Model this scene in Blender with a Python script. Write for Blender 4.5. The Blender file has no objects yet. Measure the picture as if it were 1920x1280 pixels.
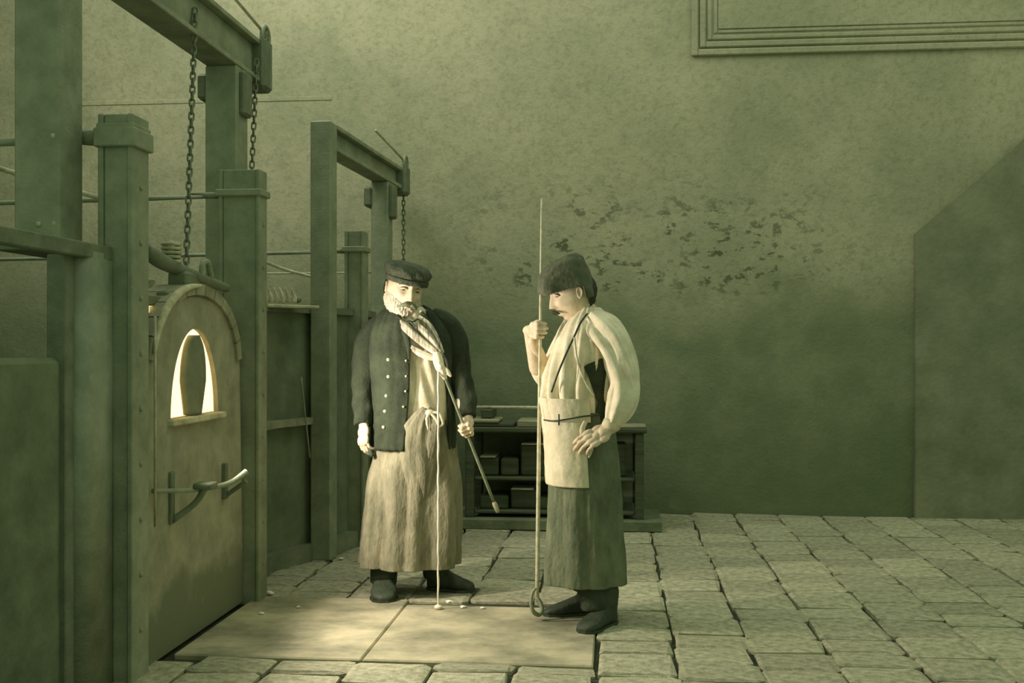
import bpy, bmesh, math, random
from mathutils import Vector, Matrix, noise
random.seed(7)
R = math.radians
# ------------------------------------------------------------------ camera, world, lights
F = 2000.0; HZ = 648.0; CH = 1.26; A = math.atan(195 / 2000.0); CA = math.cos(A); SA = math.sin(A)
sc = bpy.context.scene
COL = sc.collection
cd = bpy.data.cameras.new('camera'); cam = bpy.data.objects.new('camera', cd); COL.objects.link(cam)
cam.location = (0, 0, CH); cam.rotation_euler = (R(90), 0, A)
cd.sensor_width = 36; cd.lens = 36 * F / 1920; cd.shift_y = 8 / 1920; cd.clip_end = 100
sc.camera = cam
sc.view_settings.view_transform = 'Standard'; sc.view_settings.look = 'None'
sc.view_settings.exposure = 0.0; sc.view_settings.gamma = 1; sc.view_settings.use_curve_mapping = False
W = bpy.data.worlds.new('world'); sc.world = W; W.use_nodes = True
W.node_tree.nodes['Background'].inputs[0].default_value = (0.77, 1.0, 0.68, 1)
W.node_tree.nodes['Background'].inputs[1].default_value = 0.47

def lamp(name, kind, loc, target, power, color, size=0.1, cone=None, sy=None):
    l = bpy.data.lights.new(name, kind); o = bpy.data.objects.new(name, l); COL.objects.link(o)
    o.location = loc; l.energy = power; l.color = color
    o.rotation_euler = (Vector(target) - Vector(loc)).to_track_quat('-Z', 'Y').to_euler()
    if kind == 'AREA':
        l.size = size
        if sy: l.shape = 'RECTANGLE'; l.size_y = sy
    else: l.shadow_soft_size = size
    if cone: l.spot_size = R(cone); l.spot_blend = 0.5
    return o
KEY = (1.0, 0.88, 0.80)
# glow of the working hole
for (y, z, p) in ((4.615, 1.02, 30), (4.60, 1.14, 30), (4.54, 1.26, 26), (4.24, 1.02, 18)):
    lamp('furnace_glow', 'SPOT', (-1.785, y, z), (-0.785, y + .06, z - .20), p * 1.32, KEY, 0.022, 132)
# soft overhead area lights, added as general fill with no source in view
lamp('overhead_fill', 'AREA', (-2.6, 6.0, 5.4), (-1.2, 7.8, 1.8), 92, (1.0, 0.98, 0.93), 2.4, sy=2.0)
lamp('overhead_fill', 'AREA', (1.6, 6.3, 6.2), (1.3, 5.6, 0.0), 42, (1.0, 1.0, 0.93), 3.0, sy=2.0)

# ------------------------------------------------------------------ projection helpers (photo pixel -> place)
def w2(xc, d): return (xc * CA - d * SA, xc * SA + d * CA)
def at(px, d): return w2((px - 960) / F * d, d)
def zat(py, d): return CH + (HZ - py) * d / F
def fl(px, py):
    d = CH * F / (py - HZ); return at(px, d)
def onX(px, X):
    k = (px - 960) / F; d = X / (k * CA - SA); x, y = at(px, d); return y, d
def P3(px, py, d):
    x, y = at(px, d); return Vector((x, y, zat(py, d)))
# ------------------------------------------------------------------ materials
def lin(c):
    return tuple(((v / 255) / 12.92 if v / 255 <= .04045 else ((v / 255 + .055) / 1.055) ** 2.4) for v in c)
def mat(name, c, rough=.8, c2=None, scale=8, bump=.15, bscale=60, metal=0, stretch=(1, 1, 1), objvar=0, emit=0, detail=6, dirt=None):
    m = bpy.data.materials.new(name); m.use_nodes = True; nt = m.node_tree; N = nt.nodes; L = nt.links
    b = N['Principled BSDF']; b.inputs['Roughness'].default_value = rough; b.inputs['Metallic'].default_value = metal
    b.inputs['Specular IOR Level'].default_value = .3
    c = lin(c); c2 = lin(c2) if c2 else tuple(v * .7 for v in c)
    tc = N.new('ShaderNodeTexCoord'); mp = N.new('ShaderNodeMapping'); mp.inputs['Scale'].default_value = stretch
    L.new(tc.outputs['Object'], mp.inputs[0])
    n1 = N.new('ShaderNodeTexNoise'); n1.inputs['Scale'].default_value = scale; n1.inputs['Detail'].default_value = detail
    n1.inputs['Roughness'].default_value = .65; L.new(mp.outputs[0], n1.inputs[0])
    cr = N.new('ShaderNodeValToRGB'); cr.color_ramp.elements[0].position = .35; cr.color_ramp.elements[1].position = .65
    cr.color_ramp.elements[0].color = (*c2, 1); cr.color_ramp.elements[1].color = (*c, 1)
    L.new(n1.outputs[0], cr.inputs[0]); out = cr.outputs[0]
    if dirt:
        sp_ = N.new('ShaderNodeSeparateXYZ'); L.new(tc.outputs['Object'], sp_.inputs[0])
        n3 = N.new('ShaderNodeTexNoise'); n3.inputs['Scale'].default_value = 5; n3.inputs['Detail'].default_value = 6; L.new(tc.outputs['Object'], n3.inputs[0])
        ad = N.new('ShaderNodeMath'); ad.operation = 'MULTIPLY_ADD'; L.new(n3.outputs[0], ad.inputs[0]); ad.inputs[1].default_value = .5; L.new(sp_.outputs[2], ad.inputs[2])
        m3 = N.new('ShaderNodeMapRange'); L.new(ad.outputs[0], m3.inputs[0]); m3.inputs[1].default_value = dirt[0] + .12; m3.inputs[2].default_value = dirt[0] + .02
        mx = N.new('ShaderNodeMix'); mx.data_type = 'RGBA'; L.new(m3.outputs[0], mx.inputs[0]); L.new(out, mx.inputs[6]); mx.inputs[7].default_value = (*lin(dirt[1]), 1); out = mx.outputs[2]
    if objvar:
        oi = N.new('ShaderNodeObjectInfo'); mr = N.new('ShaderNodeMapRange')
        mr.inputs[3].default_value = 1 - objvar; mr.inputs[4].default_value = 1 + objvar
        L.new(oi.outputs['Random'], mr.inputs[0]); vm = N.new('ShaderNodeVectorMath'); vm.operation = 'SCALE'
        L.new(out, vm.inputs[0]); L.new(mr.outputs[0], vm.inputs['Scale']); out = vm.outputs[0]
    L.new(out, b.inputs['Base Color'])
    n2 = N.new('ShaderNodeTexNoise'); n2.inputs['Scale'].default_value = bscale; n2.inputs['Detail'].default_value = 4
    L.new(mp.outputs[0], n2.inputs[0])
    bp = N.new('ShaderNodeBump'); bp.inputs['Strength'].default_value = bump; bp.inputs['Distance'].default_value = .01
    L.new(n2.outputs[0], bp.inputs['Height']); L.new(bp.outputs[0], b.inputs['Normal'])
    if emit:
        b.inputs['Emission Color'].default_value = (*c, 1); b.inputs['Emission Strength'].default_value = emit
    return m
M = {}
M['iron'] = mat('iron', (150, 155, 124), .62, (122, 129, 100), 7, .25, 90)
M['iron_dark'] = mat('iron_dark', (120, 127, 98), .65, (96, 104, 78), 9, .3, 80)
M['iron_light'] = mat('iron_light', (190, 186, 150), .4, (150, 148, 115), 20, .1, 90)
M['rod'] = mat('rod', (215, 210, 175), .4, (170, 168, 135), 25, .1, 90)
M['clay'] = mat('clay', (160, 158, 126), .85, (128, 129, 100), 6, .3, 40, dirt=(.42, (112, 117, 88)))
M['clay_dark'] = mat('clay_dark', (130, 134, 104), .9, (100, 107, 80), 5, .4, 30)
M['soot'] = mat('soot', (122, 130, 98), .9, (96, 105, 76), 5, .5, 30)
M['firebrick'] = mat('firebrick', (200, 192, 155), .9, (150, 146, 112), 12, .3, 50, objvar=.15)
M['glow'] = mat('glow', (255, 232, 186), .9, (255, 228, 178), 3, 0, 5, emit=1.25)
M['stone'] = mat('stone', (186, 181, 147), .8, (138, 138, 108), 9, .5, 35, objvar=.16)
M['slab'] = mat('slab', (190, 180, 144), .75, (122, 121, 94), 2.6, .25, 25, stretch=(1, 1.4, 1))
M['mortar'] = mat('mortar', (70, 74, 54), .95, (48, 54, 38), 12, .5, 40)
M['wood'] = mat('wood', (90, 97, 70), .85, (66, 73, 51), 6, .4, 30, stretch=(.3, 3, 6))
M['board'] = mat('board', (170, 166, 132), .7, (120, 120, 92), 6, .3, 30, stretch=(.5, 4, 4))
M['skin'] = mat('skin', (226, 206, 172), .55, (202, 182, 148), 30, .08, 120)
M['beard'] = mat('beard', (226, 214, 188), .9, (176, 166, 138), 60, .8, 90, stretch=(2, 2, .5))
M['hair'] = mat('hair', (70, 72, 56), .85, (48, 52, 38), 60, .8, 90)
M['eye'] = mat('eye', (36, 36, 28), .3, None, 5, 0)
M['shirt'] = mat('shirt', (238, 226, 192), .85, (214, 202, 166), 14, .25, 50)
M['stripe'] = mat('stripe', (232, 220, 188), .85, (84, 84, 66), 6, .2, 60, stretch=(9, 3, 1))
M['jacket'] = mat('jacket', (60, 68, 47), .92, (42, 49, 33), 10, .4, 90)
M['apron1'] = mat('apron1', (152, 146, 116), .9, (108, 107, 82), 7, .5, 40, stretch=(2.2, 2.2, .8))
M['apron2'] = mat('apron2', (116, 122, 92), .9, (88, 95, 69), 8, .6, 40, stretch=(1.5, 1.5, .8))
M['flap'] = mat('flap', (226, 214, 178), .9, (196, 186, 150), 10, .3, 50)
M['cap'] = mat('cap', (88, 92, 70), .95, (58, 64, 46), 26, .6, 90)
M['cap2'] = mat('cap2', (104, 106, 80), .95, (68, 74, 54), 10, .5, 60)
M['trouser'] = mat('trouser', (66, 74, 54), .95, (50, 58, 42), 14, .5, 60)
M['leather'] = mat('leather', (64, 73, 52), .6, (50, 58, 41), 20, .3, 60)
M['plaster_dark'] = mat('plaster_dark', (134, 138, 106), .93, (112, 118, 88), 4, .4, 30)
M['glass'] = mat('glass', (240, 232, 205), .25, (222, 214, 185), 20, .05, 60)

def wall_mat():
    m = bpy.data.materials.new('plaster'); m.use_nodes = True; nt = m.node_tree; N = nt.nodes; L = nt.links
    b = N['Principled BSDF']; b.inputs['Roughness'].default_value = .93; b.inputs['Specular IOR Level'].default_value = .15
    g = N.new('ShaderNodeNewGeometry'); sep = N.new('ShaderNodeSeparateXYZ'); L.new(g.outputs['Position'], sep.inputs[0])
    def nz(scale, det, rough=.6, vec=None):
        n = N.new('ShaderNodeTexNoise'); n.inputs['Scale'].default_value = scale; n.inputs['Detail'].default_value = det
        n.inputs['Roughness'].default_value = rough; L.new(vec or g.outputs['Position'], n.inputs[0]); return n.outputs[0]
    def ma(op, a, b_=None, clamp=False):
        n = N.new('ShaderNodeMath'); n.operation = op; n.use_clamp = clamp
        for i, v in enumerate((a, b_)):
            if v is None: continue
            if isinstance(v, (int, float)): n.inputs[i].default_value = v
            else: L.new(v, n.inputs[i])
        return n.outputs[0]
    def mr(v, a, b_, c=0, d=1):
        n = N.new('ShaderNodeMapRange'); n.interpolation_type = 'SMOOTHSTEP'; L.new(v, n.inputs[0])
        for i, q in enumerate((a, b_, c, d)): n.inputs[i + 1].default_value = q
        return n.outputs[0]
    def mix(f, a, b_):
        n = N.new('ShaderNodeMix'); n.data_type = 'RGBA'
        if isinstance(f, float): n.inputs[0].default_value = f
        else: L.new(f, n.inputs[0])
        for i, v in ((6, a), (7, b_)):
            if isinstance(v, tuple): n.inputs[i].default_value = (*lin(v), 1)
            else: L.new(v, n.inputs[i])
        return n.outputs[2]
    X, Y, Z = sep.outputs
    base = mix(mr(nz(1.3, 8), .3, .7), (150, 152, 118), (176, 172, 136))
    base = mix(mr(nz(22, 6, .75), .42, .75, 0, .55), base, (118, 122, 92))
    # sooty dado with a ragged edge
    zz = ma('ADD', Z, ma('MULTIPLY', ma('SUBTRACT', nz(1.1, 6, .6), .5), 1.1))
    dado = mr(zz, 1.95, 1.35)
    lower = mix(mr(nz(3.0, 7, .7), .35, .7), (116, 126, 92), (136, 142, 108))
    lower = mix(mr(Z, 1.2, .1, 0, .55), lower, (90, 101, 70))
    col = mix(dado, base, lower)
    # old soot and spatter specks above the dado
    band = ma('MULTIPLY', mr(Z, 1.55, 1.75), mr(Z, 2.75, 2.05))
    band = ma('MULTIPLY', band, ma('MULTIPLY', mr(X, -1.6, -.5), mr(X, 2.3, .7)))
    mpn = N.new('ShaderNodeMapping'); mpn.inputs['Scale'].default_value = (1, 1, 1.5); L.new(g.outputs['Position'], mpn.inputs[0])
    sp = ma('MULTIPLY', mr(nz(12, 4, .6, mpn.outputs[0]), .555, .63), mr(nz(1.9, 3), .38, .56))
    col = mix(ma('MULTIPLY', ma('MULTIPLY', sp, band), .8), col, (70, 78, 54))
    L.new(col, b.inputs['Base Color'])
    bp = N.new('ShaderNodeBump'); bp.inputs['Strength'].default_value = .5; bp.inputs['Distance'].default_value = .012
    L.new(ma('ADD', nz(34, 6, .7), ma('MULTIPLY', nz(4, 5), 1.5)), bp.inputs['Height']); L.new(bp.outputs[0], b.inputs['Normal'])
    return m
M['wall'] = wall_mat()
# ------------------------------------------------------------------ mesh helpers
def mesh_obj(name, bm, m, parent=None, smooth=False, norm=True):
    me = bpy.data.meshes.new(name)
    if norm: bmesh.ops.recalc_face_normals(bm, faces=bm.faces)
    bm.to_mesh(me); bm.free()
    for p in me.polygons: p.use_smooth = smooth
    o = bpy.data.objects.new(name, me); COL.objects.link(o)
    if m is not None: me.materials.append(m if not isinstance(m, str) else M[m])
    if parent: o.parent = parent
    return o
def tag(o, label=None, cat=None, group=None, kind=None):
    if label: o['label'] = label
    if cat: o['category'] = cat
    if group: o['group'] = group
    if kind: o['kind'] = kind
    return o
def empty(name, loc=(0, 0, 0), rz=0, label=None, cat=None, group=None):
    o = bpy.data.objects.new(name, None); COL.objects.link(o); o.location = loc; o.rotation_euler = (0, 0, rz)
    o.empty_display_size = .1
    return tag(o, label, cat, group)
def box(bm, x0, x1, y0, y1, z0, z1, bev=.006, mtx=None):
    t = bmesh.new(); bmesh.ops.create_cube(t, size=1)
    for v in t.verts:
        v.co = Vector(((x0 + x1) / 2 + v.co.x * (x1 - x0), (y0 + y1) / 2 + v.co.y * (y1 - y0), (z0 + z1) / 2 + v.co.z * (z1 - z0)))
    if bev: bmesh.ops.bevel(t, geom=list(t.edges), offset=min(bev, (x1 - x0) * .3, (y1 - y0) * .3, (z1 - z0) * .3), segments=1, affect='EDGES')
    if mtx: bmesh.ops.transform(t, matrix=mtx, verts=t.verts)
    add(bm, t)
def add(bm, t):
    me = bpy.data.meshes.new('t'); t.to_mesh(me); t.free(); bm.from_mesh(me); bpy.data.meshes.remove(me)
def BM(): return bmesh.new()
def catmull(pts, k):
    out = []; n = len(pts)
    for i in range(n - 1):
        p0 = pts[max(i - 1, 0)]; p1 = pts[i]; p2 = pts[i + 1]; p3 = pts[min(i + 2, n - 1)]
        for j in range(k):
            t = j / k
            out.append(tuple(.5 * ((2 * b) + (-a + c) * t + (2 * a - 5 * b + 4 * c - d) * t * t + (-a + 3 * b - 3 * c + d) * t ** 3)
                             for a, b, c, d in zip(p0, p1, p2, p3)))
    out.append(tuple(pts[-1])); return out
def tube(bm, pts, radii, n=12, k=6, fold=None, flat=1.0, caps=True, up=None):
    """swept tube through pts; radii per point; fold(theta, s)->dr; flat squeezes the second axis"""
    data = [(*p, r) for p, r in zip(pts, radii)] if hasattr(radii, '__len__') else [(*p, radii) for p in pts]
    data = catmull(data, k) if k > 1 else data
    rings = []; ref = Vector(up) if up else None; s = 0
    for i, q in enumerate(data):
        p = Vector(q[:3]); a = Vector(data[max(i - 1, 0)][:3]); b = Vector(data[min(i + 1, len(data) - 1)][:3])
        t = (b - a).normalized()
        if ref is None: ref = Vector((0, 1, 0)) if abs(t.y) < .9 else Vector((1, 0, 0))
        u = (ref - t * ref.dot(t)).normalized(); v = t.cross(u); ref = u if up is None else ref
        if i: s += (p - Vector(data[i - 1][:3])).length
        ring = []
        for j in range(n):
            th = 2 * math.pi * j / n; r = q[3] + (fold(th, s) if fold else 0)
            ring.append(bm.verts.new(p + u * (math.cos(th) * r * flat) + v * (math.sin(th) * r)))
        rings.append(ring)
    for a, b in zip(rings, rings[1:]):
        for j in range(n): bm.faces.new((a[j], a[(j + 1) % n], b[(j + 1) % n], b[j]))
    if caps:
        bm.faces.new(rings[0][::-1]); bm.faces.new(rings[-1])
def ell(bm, c, r, rot=None, seg=24):
    t = bmesh.new(); bmesh.ops.create_uvsphere(t, u_segments=seg, v_segments=seg // 2 + 2, radius=1)
    m = Matrix.Translation(c) @ (rot.to_4x4() if rot else Matrix.Identity(4)) @ Matrix.Diagonal((*r, 1))
    bmesh.ops.transform(t, matrix=m, verts=t.verts); add(bm, t)
def cone2(bm, a, b, r0, r1, n=14):
    """capsule tapering from a to b"""
    a = Vector(a); b = Vector(b)
    tube(bm, [a, (a + b) / 2, b], [r0, (r0 + r1) / 2, r1], n, 2)
    ell(bm, a, (r0,) * 3, seg=n); ell(bm, b, (r1,) * 3, seg=n)
def remesh(bm, vox, smooth=4, fac=.5):
    me = bpy.data.meshes.new('r'); bm.to_mesh(me); bm.free()
    o = bpy.data.objects.new('r', me); COL.objects.link(o)
    md = o.modifiers.new('r', 'REMESH'); md.mode = 'VOXEL'; md.voxel_size = vox
    if smooth: s = o.modifiers.new('s', 'SMOOTH'); s.factor = fac; s.iterations = smooth
    dg = bpy.context.evaluated_depsgraph_get(); ev = o.evaluated_get(dg); m2 = bpy.data.meshes.new_from_object(ev)
    out = bmesh.new(); out.from_mesh(m2)
    bpy.data.objects.remove(o); bpy.data.meshes.remove(me); bpy.data.meshes.remove(m2)
    return out
def displace(bm, fn):
    bm.normal_update(); mv = [(v, v.normal * fn(v.co, v.normal)) for v in bm.verts]
    for v, d in mv: v.co += d
def fbm(p, s, st=(1, 1, 1)):
    return noise.fractal(Vector((p[0] * s * st[0], p[1] * s * st[1], p[2] * s * st[2])), 1.0, 2.0, 3)
def solid(o, t, off=0):
    md = o.modifiers.new('s', 'SOLIDIFY'); md.thickness = t; md.offset = off; return o
def rod(name, a, b, r, m, parent=None, n=10):
    bm = BM(); tube(bm, [a, b], [r, r], n, 1); return mesh_obj(name, bm, m, parent, True)

# ------------------------------------------------------------------ floor
WY = 8.12
bm = BM(); box(bm, -7, 6.5, 1.0, WY + .3, -.12, -.022, 0); floor = mesh_obj('floor', bm, 'mortar'); tag(floor, kind='structure')
def unit_stone(seed):
    rnd = random.Random(seed); t = BM(); bmesh.ops.create_cube(t, size=1)
    bmesh.ops.bevel(t, geom=[e for e in t.edges if min(v.co.z for v in e.verts) > -.4 or True], offset=.07, segments=1, affect='EDGES')
    for v in t.verts:
        v.co += Vector((rnd.uniform(-.03, .03), rnd.uniform(-.03, .03), rnd.uniform(-.05, .05)))
    me = bpy.data.meshes.new('paving_stone'); t.to_mesh(me); t.free(); me.materials.append(M['stone']); return me
SV = [unit_stone(i) for i in range(8)]
stones = []
k0 = -8
for k in range(k0, 15):
    x0 = .555 + .318 * (k - .0) - .318 * 0; x1 = x0 + .318
    y = 2.55 + random.uniform(0, .25)
    while y < WY - .02:
        dep = random.choice((.20, .22, .26, .30, .34, .24))
        y1 = min(y + dep, WY)
        if y1 - y < .1: y1 = WY
        stones.append((x0, x1, y, y1)); y = y1
SL = (-1.80, -.085, 4.2, 5.22)      # the big smooth plates before the working hole
def clip(s):
    x0, x1, y0, y1 = s
    if x1 > SL[0] + .02 and x0 < SL[1] - .02:
        if y0 >= SL[2] - .02 and y1 <= SL[3] + .02: return None
        if y0 < SL[2] < y1: y1 = SL[2]
        elif y0 < SL[3] < y1: y0 = SL[3]
        if y1 - y0 < .07: return None
    return (x0, x1, y0, y1)
stones = [c for c in (clip(s) for s in stones) if c]
def inview(s):
    x = (s[0] + s[1]) / 2; y = (s[2] + s[3]) / 2
    d = -x * SA + y * CA; px = 960 + F * (x * CA + y * SA) / d; py = HZ + F * CH / d
    return -60 < px < 1990 and py < 1330
vis = sorted([s for s in stones if inview(s)], key=lambda s: s[2])
near, far = vis[:298], vis[298:]
def stone_mtx(s, rnd=random):
    g = .008; h = .1; w = s[1] - s[0] - g; l = s[3] - s[2] - g
    return ((s[0] + s[1]) / 2 + rnd.uniform(-.006, .006), (s[2] + s[3]) / 2, -h / 2 + rnd.uniform(-.004, .003)), (w, l, h), \
        (rnd.uniform(-.012, .012), rnd.uniform(-.012, .012), rnd.uniform(-.02, .02))
for i, s in enumerate(near):
    o = bpy.data.objects.new('paving_stone', SV[i % 8]); COL.objects.link(o)
    o.location, o.scale, o.rotation_euler = stone_mtx(s); o.parent = floor
bm = BM()
from mathutils import Euler
for i, s in enumerate(far):
    l, c, r = stone_mtx(s); t = bmesh.new(); t.from_mesh(SV[i % 8])
    bmesh.ops.transform(t, matrix=Matrix.LocRotScale(Vector(l), Euler(r), Vector(c)), verts=t.verts); add(bm, t)
if far: tag(mesh_obj('paving', bm, 'stone', floor), kind='stuff')
# plates
for (x0, x1, y0, y1) in ((-1.80, -1.02, 4.2, 5.22), (-1.015, -.09, 4.2, 5.12)):
    bm = BM(); box(bm, x0, x1, y0 + .004, y1, -.09, .002, .006); o = mesh_obj('floor_plate', bm, 'slab', floor)
# ------------------------------------------------------------------ walls
def grid_wall(name, pts, m):
    bm = BM(); box(bm, *pts, 0); return tag(mesh_obj(name, bm, m), kind='structure')
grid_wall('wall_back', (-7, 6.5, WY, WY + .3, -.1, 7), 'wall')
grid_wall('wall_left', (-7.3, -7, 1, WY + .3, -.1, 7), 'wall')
# shallow sloping-topped projection at the right, darker than the wall
xb = at(1722, 7.75)[0]
bm = BM(); D = .05
zA = zat(435, 7.75); zB = zat(235, 7.65)
xe = at(1900, 7.7)[0]
pr = [(xb, -.05), (xe + 1.2, -.05), (xe + 1.2, zB + .9), (xb, zA)]
f0 = [bm.verts.new((x, WY - D, z)) for x, z in pr]; f1 = [bm.verts.new((x, WY + .02, z)) for x, z in pr]
bm.faces.new(f0); bm.faces.new(f1[::-1])
for i in range(4): bm.faces.new((f0[i], f0[(i + 1) % 4], f1[(i + 1) % 4], f1[i]))
tag(mesh_obj('trim_1', bm, 'plaster_dark'), kind='structure')
# blind window with moulded frame, upper right
wx0 = at(1296, 8.05)[0]; wz0 = zat(108, 8.05); wx1 = wx0 + 3.3; wz1 = wz0 + 2.2
win = empty('window_1', (0, 0, 0)); win['kind'] = 'structure'
for i, (ins, prot, wd) in enumerate(((0, .028, .05), (.062, .022, .045), (.118, .016, .035), (.166, .010, .03))):
    bm = BM()
    a, b, c, d = wx0 + ins, wx1 - ins, wz0 + ins, wz1 - ins
    y0, y1 = WY - prot, WY + .02
    box(bm, a, a + wd, y0, y1, c, d, .008); box(bm, b - wd, b, y0, y1, c, d, .008)
    box(bm, a + wd, b - wd, y0, y1, c, c + wd, .008); box(bm, a + wd, b - wd, y0, y1, d - wd, d, .008)
    mesh_obj('window_moulding', bm, 'wall', win)
bm = BM(); box(bm, wx0 + .2, wx1 - .2, WY - .012, WY + .01, wz0 + .2, wz1 - .2, .004); mesh_obj('window_infill', bm, 'wall', win)
# thin moulding line high on the wall, left
bm = BM(); box(bm, -4.5, -2.2, WY - .005, WY + .01, zat(188, 8.3), zat(180, 8.3), .003); tag(mesh_obj('trim_2', bm, 'wall'), kind='structure')

# ------------------------------------------------------------------ furnace
fur = empty('glass_furnace', (-1.9, 4.5, 0), label='iron-clad glass furnace with an arched, glowing working hole on the left', cat='furnace')
def fpart(name, bm, m, smooth=False, parent=None):
    o = mesh_obj(name, bm, m, parent or fur, smooth)
    if parent is None: o.matrix_parent_inverse = Matrix.Translation(-fur.location)
    return o
# in world coordinates; matrix_parent_inverse keeps them there
def prism(bm, foot, z0, z1):
    lo = [bm.verts.new((x, y, z0)) for x, y in foot]; hi = [bm.verts.new((x, y, z1)) for x, y in foot]
    bm.faces.new(lo[::-1]); bm.faces.new(hi)
    n = len(foot)
    for i in range(n): bm.faces.new((lo[i], lo[(i + 1) % n], hi[(i + 1) % n], hi[i]))
XP = -1.83
# far section
bm = BM(); prism(bm, [(-1.95, 5.22), (-1.94, 5.8), (-1.70, 6.45), (-1.66, 6.62), (-1.66, 7.1), (-1.9, 7.9), (-2.3, 7.9), (-2.3, 5.22)], -.05, 1.45)
fpart('furnace_wall', bm, 'soot')
bm = BM(); prism(bm, [(-1.92, 5.22), (-1.91, 5.79), (-1.67, 6.43), (-1.62, 6.62), (-1.62, 7.12), (-1.87, 7.93), (-2.33, 7.93), (-2.33, 5.22)], 1.45, 1.49)
fpart('top_plate', bm, 'iron_dark')
# plinth and ledge of the far section
bm = BM(); prism(bm, [(-1.90, 5.25), (-1.89, 5.8), (-1.62, 6.5), (-1.58, 6.65), (-1.62, 7.1), (-2.3, 7.5), (-2.3, 5.25)], -.05, .10)
fpart('plinth', bm, 'clay_dark')
bm = BM(); prism(bm, [(-1.90, 5.45), (-1.88, 5.8), (-1.70, 6.3), (-2.2, 6.3), (-2.2, 5.45)], .80, .84)
fpart('ledge', bm, 'clay')
# near section behind the panel : chamber (open towards the hole)
yc, dc = onX(364, XP); hy0 = onX(320, XP)[0]; hy1 = onX(409, XP)[0]; hc = (hy0 + hy1) / 2; hw = (hy1 - hy0) / 2
hz0 = .958; hz1 = zat(616, dc)
PY0, PY1 = 3.97, 5.16
def hole(t):       # t 0..1 round the opening, starting bottom left
    if t < .25: u = t / .25; return (hc - hw + 2 * hw * u, hz0)
    u = (t - .25) / .75 * math.pi
    return (hc + hw * math.cos(u) * (1 - .12 * math.sin(u)), hz0 + (hz1 - hz0) * math.sin(u) ** .8)
ac = hc + .02; AZ = 1.10; AR = .47; ATOP = zat(556, dc)
def outer(t):
    if t < .25: u = t / .25; return (PY0 + (PY1 - PY0) * u, 0.0)
    u = (t - .25) / .75 * math.pi
    y = ac + .53 * math.cos(u); z = AZ + (ATOP - AZ) * math.sin(u) ** .8
    return (min(max(y, PY0), PY1), z)
bm = BM(); n = 96; rings = []
for X in (XP, XP - .022):
    for fn in (outer, hole):
        rings.append([bm.verts.new((X, *fn(i / n))) for i in range(n)])
of, hf, ob, hb = rings
for i in range(n):
    j = (i + 1) % n
    for a, b in ((of, hf), (hf, hb), (hb, ob), (ob, of)): bm.faces.new((a[i], a[j], b[j], b[i]))
fpart('front_panel', bm, 'clay')
# spandrels beside the arch
bm = BM(); box(bm, XP - .12, XP - .04, PY0, PY1, -.02, .94, .004)
box(bm, XP - .12, XP - .03, PY0, ac - .44, .9, 1.36, .004); box(bm, XP - .12, XP - .03, ac + .44, PY1, .9, 1.36, .004); fpart('front_wall', bm, 'clay_dark')
# voussoirs over the arch
nb = 13
for i in range(nb):
    u0 = math.pi * (.04 + .92 * i / nb); u1 = math.pi * (.04 + .92 * (i + .93) / nb); bm = BM(); vs = []
    for X in (XP + .015, XP - .12):
        for (u, g) in ((u0, 0), (u1, 0), (u1, 1), (u0, 1)):
            y = ac + (.47 + .055 * g) * math.cos(u); z = AZ + .02 + (ATOP - AZ + .05 * g - .01) * math.sin(u) ** .8
            vs.append(bm.verts.new((X, y, z)))
    for q in ((0, 1, 2, 3), (7, 6, 5, 4), (0, 4, 5, 1), (1, 5, 6, 2), (2, 6, 7, 3), (3, 7, 4, 0)): bm.faces.new([vs[k] for k in q])
    fpart('brick', bm, 'clay')
bm = BM(); tube(bm, [(XP + .022, *[(ac + .50 * math.cos(u), AZ + .02 + (ATOP - AZ + .03) * math.sin(u) ** .8)][0]) for u in (2.95, 2.75, 2.5, 2.2, 1.9, 1.6)], [.006, .014, .018, .018, .014, .006], 10, 5); fpart('arch_highlight', bm, 'firebrick', True)  # pale strip drawing the highlight along the arch's upper left
# glowing chamber
bm = BM(); X0, X1, Y0, Y1, Z0, Z1 = XP - .22, XP - .03, hc - .40, hc + .40, .88, 1.42
v = [bm.verts.new(c) for c in ((X0, Y0, Z0), (X1, Y0, Z0), (X1, Y1, Z0), (X0, Y1, Z0), (X0, Y0, Z1), (X1, Y0, Z1), (X1, Y1, Z1), (X0, Y1, Z1))]
for q in ((0, 1, 2, 3), (7, 6, 5, 4), (0, 4, 5, 1), (2, 6, 7, 3), (0, 3, 7, 4)): bm.faces.new([v[k] for k in q])
fpart('glowing_chamber', bm, 'glow')
bm = BM(); box(bm, X0 - .06, X0 - .02, Y0 - .06, Y1 + .06, Z0 - .06, Z1 + .04, 0)
for (a, b, c, d) in ((Y0 - .06, Y0 - .02, Z0 - .06, Z1 + .04), (Y1 + .02, Y1 + .06, Z0 - .06, Z1 + .04), (Y0 - .02, Y1 + .02, Z0 - .06, Z0 - .02), (Y0 - .02, Y1 + .02, Z1 + .01, Z1 + .04)):
    box(bm, X0 - .02, XP - .023, a, b, c, d, 0)
fpart('glow_shield', bm, 'soot')  # unseen box added to keep the chamber glow from leaking out
bm = BM(); box(bm, -3.1, XP - .44, PY0, 5.3, -.02, 1.2, .01); fpart('furnace_core', bm, 'soot')
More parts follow.
